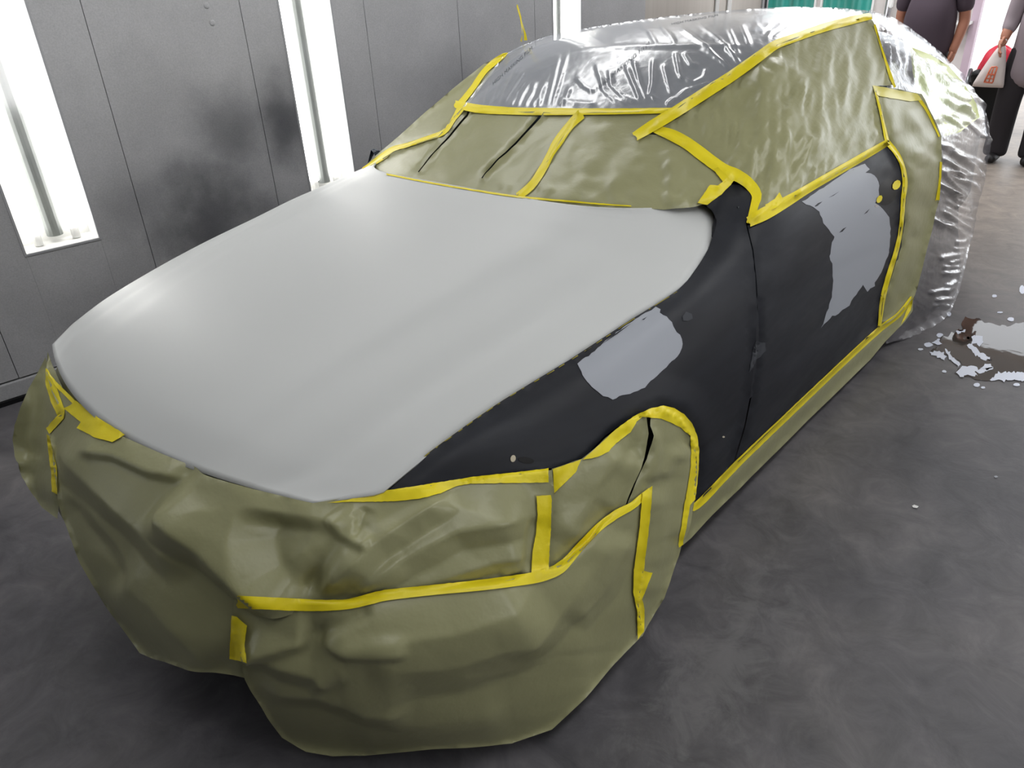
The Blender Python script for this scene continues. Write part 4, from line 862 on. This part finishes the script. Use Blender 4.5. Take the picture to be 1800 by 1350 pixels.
def make_person(label, loc, J, shirt, trousers, build=1.0, long_shirt=False, sleeve=0.5):
    """J: joints relative to loc. keys sh_l sh_r el_l el_r wr_l wr_r, hip width from build; figure faces -Y, its own left is +X"""
    p = empty('person', label, 'person', None, loc)
    b = build
    pel, wai, che, nec, hea = (0, 0, .95), (0, 0, 1.08), (0, .01, 1.30), (0, .02, 1.47), (0, -.005, 1.60)
    V = [pel, wai, che, nec, (0, .0, 1.545), hea, (0, -.01, 1.68)]; R = [(.13 * b, .11 * b), (.13 * b, .105 * b), (.14 * b, .10 * b), .055, .06, (.078, .092), (.06, .07)]
    E_ = [(0, 1), (1, 2), (2, 3), (3, 4), (4, 5), (5, 6)]
    def chain(pts, rads, root):
        k = root
        for q, r in zip(pts, rads):
            V.append(q); R.append(r); E_.append((k, len(V) - 1)); k = len(V) - 1
        return k
    for s, t in ((1, 'l'), (-1, 'r')):
        chain([(s * .10, 0, .88), (s * .115, J.get('kn', -.015), .50), (s * .12, .02, .10), (s * .125, -.03, .05), (s * .13, -.13, .035)], [.088 * b, .058, .042, .04, .032], 0)
        sh, el, wr = (Vector(J[k + t]) for k in ('sh_', 'el_', 'wr_'))
        k = chain([tuple(Vector((s * .10, .01, 1.41))), tuple(sh), tuple(sh.lerp(el, .5)), tuple(el), tuple(el.lerp(wr, .4)), tuple(wr)], [.055, .060, .052, .048, .046, .032], 2)
        hd = (wr - el).normalized(); sd = Vector((s, 0, 0)); sd = (sd - hd * sd.dot(hd)).normalized(); fw = Vector((0, -1, 0)); fw = (fw - hd * fw.dot(hd)).normalized()
        palm = wr + hd * .06; V.append(tuple(palm)); R.append((.036, .020)); E_.append((k, len(V) - 1)); k2 = len(V) - 1
        for f, (off, ln_) in enumerate(((-.030, .070), (-.010, .080), (.010, .076), (.028, .060))):      # four fingers, slightly curled
            a = palm + fw * (-off) + hd * .035; c_ = a + hd * ln_ * .5 - sd * .008; d_ = c_ + hd * ln_ * .35 - sd * .024
            chain([tuple(a), tuple(c_), tuple(d_)], [.0095, .0088, .0078], k2)
        a = wr + hd * .03 + fw * .032; chain([tuple(a), tuple(a + fw * .016 + hd * .034), tuple(a + fw * .012 + hd * .062 - sd * .006)], [.011, .010, .008], k)
    body = skin_mesh('body', V, E_, R, M_SKIN, p)
    # shirt
    lo = .57 if long_shirt else .70
    V2 = [(0, -.01, lo), (0, -.012, .95), (0, -.025 * b, 1.10), (0, -.01, 1.30), (0, .012, 1.44)]; k_ = 1.0
    R2 = [((.215 if long_shirt else .185) * b, .135 * b), (.185 * b, .145 * b), (.185 * b, .155 * b), (.185 * b, .135 * b), (.085, .075)]; E2 = [(0, 1), (1, 2), (2, 3), (3, 4)]
    for s, t in ((1, 'l'), (-1, 'r')):
        sh, el, wr = (Vector(J[k + t]) for k in ('sh_', 'el_', 'wr_'))
        end = el.lerp(wr, .85) if sleeve > 1 else sh.lerp(el, sleeve)
        pts = [(s * .11, .01, 1.385), tuple(sh)] + ([tuple(sh.lerp(el, .5)), tuple(el)] if sleeve > 1 else [tuple(sh.lerp(end, .5))]) + [tuple(end)]
        k = 3
        for i, q in enumerate(pts): V2.append(q); R2.append([.09, .082, .072, .064, .05][i] if sleeve > 1 else [.09, .085, .078, .076][i]); E2.append((k, len(V2) - 1)); k = len(V2) - 1
    skin_mesh('shirt', V2, E2, R2, shirt, p, 0)
    # trousers
    V3 = [(0, 0, .98), (0, 0, .90)]; R3 = [(.16 * b, .12 * b), (.16 * b, .125 * b)]; E3 = [(0, 1)]
    for s in (1, -1):
        k = 1
        for q, r in (((s * .105, 0, .80), .115 * b), ((s * .125, J.get('kn', -.015), .50), .102), ((s * .13, .015, .20), .098), ((s * .13, .0, .09), .10), ((s * .13, -.01, .03), .095)):
            V3.append(q); R3.append(r); E3.append((k, len(V3) - 1)); k = len(V3) - 1
    skin_mesh('trousers', V3, E3, R3, trousers, p, 0)
    for s in (1, -1):
        skin_mesh('shoe', [(s * .122, .05, .045), (s * .125, -.05, .045), (s * .132, -.17, .036)], [(0, 1), (1, 2)], [(.045, .044), (.05, .046), (.044, .034)], M_SHOE, p)
    bm = bmesh.new(); bmesh.ops.create_uvsphere(bm, u_segments=20, v_segments=12, radius=1, matrix=Matrix.Translation((0, .018, 1.655)) @ Matrix.Diagonal((.088, .098, .085, 1)))
    bmesh.ops.delete(bm, geom=[v for v in bm.verts if (v.co.y < -.02 and v.co.z < 1.672) or v.co.z < 1.60], context='VERTS')
    o = bm_obj('hair', bm, p, M_HAIR, True)
    for s in (1, -1):
        bm = bmesh.new(); bmesh.ops.create_uvsphere(bm, u_segments=10, v_segments=8, radius=.012, matrix=Matrix.Translation((s * .030, -.078, 1.612))); bm_obj('eye', bm, p, M_EYE, True)
        bm = bmesh.new(); bmesh.ops.create_uvsphere(bm, u_segments=10, v_segments=8, radius=1, matrix=Matrix.Translation((s * .083, .01, 1.60)) @ Matrix.Diagonal((.012, .02, .03, 1))); bm_obj('ear', bm, p, M_SKIN, True)
    bm = bmesh.new(); bmesh.ops.create_cone(bm, segments=10, cap_ends=True, radius1=.017, radius2=.007, depth=.045, matrix=Matrix.Translation((0, -.1, 1.59)) @ Matrix.Rotation(math.radians(28), 4, 'X')); bm_obj('nose', bm, p, M_SKIN, True)
    bm = bmesh.new(); add_box(bm, (0, -.088, 1.548), (.045, .016, .010), 0, .003); bm_obj('mouth', bm, p, mat('lips', srgb(150, 88, 80), .5), True)
    return p
make_person('person in a dark plum T-shirt standing behind the film-covered tail, arm hanging', (-.25, 7.5, 0),
            dict(sh_l=(.215, .01, 1.36), sh_r=(-.215, .01, 1.36), el_l=(.262, .03, 1.06), el_r=(-.27, .06, 1.07), wr_l=(.235, -.03, .83), wr_r=(-.14, .16, .92)), M_TEE, M_TROUSER, 1.25, False, .82)
make_person('person in a long grey shirt and black trousers holding a white bag', (.65, 7.25, 0),
            dict(sh_l=(.20, .01, 1.36), sh_r=(-.20, .01, 1.36), el_l=(.25, .02, 1.07), el_r=(-.235, -.02, 1.07), wr_l=(.24, -.08, .84), wr_r=(-.245, -.09, .97)), M_KURTA, M_TROUSER, 1.05, True, 2)
# white plastic carrier bag
M_BAG = mat('white_plastic_bag', srgb(226, 214, 210), 0.4)
M_BAGPRINT = mat('orange_print', srgb(226, 120, 84), 0.5)
bag = empty('carrier_bag', 'white plastic carrier bag with orange print held by the person in grey', 'bag', None, (.405, 7.13, .555))
V = []; F = []; nr, ncl = 14, 18
for i in range(nr):
    t = i / (nr - 1); wl = .020 + .098 * t ** .8; th = .012 + .055 * math.sin(math.pi * min(1, t * .62 + .12)) ; z = .355 - .29 * t - .02 * t * t; cx = -.035 * t
    if i == nr - 1: th *= .45; wl *= .96
    for k in range(ncl):
        a = 2 * math.pi * k / ncl; V.append((cx + wl * math.copysign(abs(math.cos(a)) ** .7, math.cos(a)), th * math.sin(a) + .003 * math.sin(5 * a + i), z))
for i in range(nr - 1):
    for k in range(ncl): F.append((i * ncl + k, i * ncl + (k + 1) % ncl, (i + 1) * ncl + (k + 1) % ncl, (i + 1) * ncl + k))
F.append(tuple(range((nr - 1) * ncl, nr * ncl)))
link('sack', mesh_from('sack', V, F), bag, M_BAG)
tube('handle_loop', [(-.01, 0, .35), (-.02, 0, .395), (0, -.005, .42), (.02, 0, .395), (.01, 0, .35)], .007, M_BAG, bag, 8)
for (x0, z0, x1, z1, r) in ((-.055, .09, -.03, .20, .006), (.005, .09, .012, .205, .006), (-.058, .09, .006, .085, .006), (-.03, .203, .01, .208, .005), (-.045, .15, .01, .148, .006), (-.022, .09, -.012, .2, .005), (-.05, .118, .008, .115, .004)):
    pts = []
    for t in (0, .33, .66, 1):
        x = x0 + (x1 - x0) * t; z = z0 + (z1 - z0) * t; tt = (.355 - z) / .305; th = .012 + .055 * math.sin(math.pi * min(1, tt * .62 + .12)); wl = .020 + .098 * tt ** .8; u_ = min(.98, abs((x + .035 * tt) / wl))
        pts.append((x, -th * (1 - u_ ** 2.8) ** .5 - .001, z))
    bm = bmesh.new(); add_tube(bm, pts, r, 6); bm_obj('bag_print', bm, bag, M_BAGPRINT, True)
# black bin with a red cloth heaped on it, behind the bag
M_RED = mat('red_cloth', srgb(206, 40, 64), 0.6)
bn = empty('storage_bin', 'tall black plastic bin under the red cloth behind the white bag', 'bin', None, (.19, 8.3, 0))
V = []; F = []
prof = [(.0, .13, .13), (.01, .135, .135), (.30, .145, .14), (.54, .155, .15), (.545, .165, .16), (.575, .165, .16), (.58, .155, .15), (.60, .11, .10)]
nc = 28
for z, a, b in prof:
    for k in range(nc):
        t = 2 * math.pi * k / nc; V.append((a * math.copysign(abs(math.cos(t)) ** .35, math.cos(t)), b * math.copysign(abs(math.sin(t)) ** .35, math.sin(t)), z))
for i in range(len(prof) - 1):
    for k in range(nc): F.append((i * nc + k, i * nc + (k + 1) % nc, (i + 1) * nc + (k + 1) % nc, (i + 1) * nc + k))
F.append(tuple(range(nc))[::-1]); F.append(tuple(range((len(prof) - 1) * nc, len(prof) * nc)))
link('bin_body', mesh_from('bin_body', V, F), bn, M_BLACK)
tube('bin_handle', [(-.15, -.05, .46), (-.19, -.07, .48), (-.195, 0, .58), (-.19, .07, .48), (-.15, .05, .46)], .018, M_RIM, bn, 10)
V = []; F = []; nu, nv = 26, 14
for i in range(nv):
    ph = i / (nv - 1); rr0 = math.sin(math.pi * .5 * (1 - ph) + .02)
    for k in range(nu):
        t = 2 * math.pi * k / nu; w = 1 + .10 * math.sin(3 * t + 5 * ph) + .06 * math.sin(7 * t - 3 * ph)
        V.append((.155 * rr0 * w * math.cos(t), .15 * rr0 * w * math.sin(t), .165 * math.sin(math.pi * .5 * ph) * (1 + .08 * math.sin(5 * t)) - .05 * (1 - ph) ** 3))
for i in range(nv - 1):
    for k in range(nu): F.append((i * nu + k, i * nu + (k + 1) % nu, (i + 1) * nu + (k + 1) % nu, (i + 1) * nu + k))
o = link('cloth_bundle', mesh_from('cloth_bundle', V, F), None, M_RED); o.location = (.205, 8.3, .63)
tag(o, 'crumpled red cloth heaped on the black bin', 'cloth')
# slim steel stand and small shelf by the doorway
st = empty('steel_stand', 'slim bare steel stand between the green windows and the person in plum', 'stand', None, (-1.17, 9.4, 0))
tube('pole', [(0, 0, .02), (0, 0, 1.75)], .035, M_CHROME, st, 14); box('foot_plate', (0, 0, .01), (.3, .3, .02), M_FRAME, st)
box('head_plate', (.03, 0, 1.3), (.05, .1, .5), M_WHITE, st, 0, .01)
sf = empty('wall_shelf', 'small white shelf on the grey panel beside the doorway post', 'shelf', None, (-.45, 9.5, .9))
box('board', (.03, -.04, .0), (.2, .2, .03), M_WHITE, sf, 0, .004); box('bracket', (.03, .0, -.06), (.02, .1, .1), M_FRAME, sf)
pn = tag(box('cabinet', (-.52, 9.53, 1.75), (.14, .12, 1.5), mat('dark_cabinet', srgb(66, 58, 72), .5), None, 0, .006), 'tall narrow dark cabinet on the wall beside the doorway post', 'cabinet')

# ================================================================== wet floor
M_WATER = mat('water', srgb(70, 64, 60), 0.02, 0, 0.6)
M_WATER.node_tree.nodes['Principled BSDF'].inputs['IOR'].default_value = 1.38
bump(M_WATER, noise_tex(M_WATER, objco(M_WATER), 9.0, 3, .5, .4).outputs['Fac'], 0.05, 0.004)
def floor_patch(name, outline, z, material, parent=None, jag=0.0, g=6):
    B = resample(outline, g, True, jag); P = np.array([at_z(q, z) for q in B])
    bm = bmesh.new(); vs = [bm.verts.new(p) for p in P]; f = bm.faces.new(vs)
    bmesh.ops.triangulate(bm, faces=[f]); return bm_obj(name, bm, parent, material)
pud = empty('puddle', 'spilled water with white blotches on the floor by the tail of the car', 'puddle', None, tuple(at_z((1740, 610), 0)))
def pud_add(o): o.parent = pud; o.matrix_parent_inverse = Matrix.Translation(-pud.location)
PUD = [(1696, 556), (1704, 560), (1722, 559), (1728, 566), (1745, 569), (1762, 574), (1776, 573), (1786, 568), (1800, 566), (1830, 562), (1860, 570), (1850, 640), (1830, 672), (1800, 669), (1775, 668), (1752, 667), (1738, 671), (1728, 668), (1712, 666), (1704, 662), (1690, 662), (1678, 656), (1684, 648), (1692, 644), (1688, 634), (1672, 628), (1660, 622), (1648, 617), (1636, 620), (1640, 611), (1652, 608), (1650, 600), (1658, 590), (1667, 592), (1672, 584), (1680, 586), (1684, 578), (1692, 580), (1690, 570)]
pud_add(floor_patch('water', PUD, .002, M_WATER, None, .9, 4))
M_BLOTCH = mat('white_blotch', srgb(214, 220, 236), 0.35)  # plain bluish white for the pale blotches on and around the water
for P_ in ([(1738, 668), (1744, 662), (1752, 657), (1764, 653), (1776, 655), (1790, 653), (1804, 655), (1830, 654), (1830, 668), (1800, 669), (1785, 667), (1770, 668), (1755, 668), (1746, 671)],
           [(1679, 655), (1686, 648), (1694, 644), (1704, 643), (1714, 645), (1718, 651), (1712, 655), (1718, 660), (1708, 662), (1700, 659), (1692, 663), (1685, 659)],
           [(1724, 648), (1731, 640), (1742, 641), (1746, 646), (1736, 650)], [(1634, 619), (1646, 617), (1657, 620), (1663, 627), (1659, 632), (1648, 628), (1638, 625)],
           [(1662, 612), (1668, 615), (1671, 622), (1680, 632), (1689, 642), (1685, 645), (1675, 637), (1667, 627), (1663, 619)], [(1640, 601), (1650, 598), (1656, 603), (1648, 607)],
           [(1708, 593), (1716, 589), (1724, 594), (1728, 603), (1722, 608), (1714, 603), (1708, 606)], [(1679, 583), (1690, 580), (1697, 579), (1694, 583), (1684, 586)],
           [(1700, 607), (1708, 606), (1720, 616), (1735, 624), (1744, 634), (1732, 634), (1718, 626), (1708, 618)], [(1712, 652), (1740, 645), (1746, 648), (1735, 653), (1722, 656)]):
    f_ = floor_patch('blotch', P_, .0035, M_BLOTCH, None, 1.3, 3); pud_add(f_)
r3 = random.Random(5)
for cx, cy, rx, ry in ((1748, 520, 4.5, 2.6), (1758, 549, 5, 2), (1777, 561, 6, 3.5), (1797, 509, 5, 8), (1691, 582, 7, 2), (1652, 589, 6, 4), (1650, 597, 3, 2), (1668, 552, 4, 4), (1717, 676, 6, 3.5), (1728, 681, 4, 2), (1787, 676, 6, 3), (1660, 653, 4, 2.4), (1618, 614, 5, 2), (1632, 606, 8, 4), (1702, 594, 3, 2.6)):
    pud_add(floor_patch('droplet', [(x + r3.uniform(-.4, .4), y + r3.uniform(-.4, .4)) for x, y in oval(cx, cy, rx, ry, 0, 9)], .002, M_BLOTCH, None, .2, 3))  # water drops coloured white in place of their bright reflections
sp = tag(floor_patch('paper_scrap', [(1603, 889), (1607, 887), (1615, 890), (1612, 893), (1605, 892)], .003, M_WHITE, None, 0, 3), 'tiny white scrap lying alone on the open floor', 'scrap')
tag(floor_patch('paper_scrap', [(1747, 837), (1751, 836), (1755, 838), (1750, 840)], .003, M_PRIMER, None, 0, 3), 'tiny pale scrap on the floor towards the open side', 'scrap')
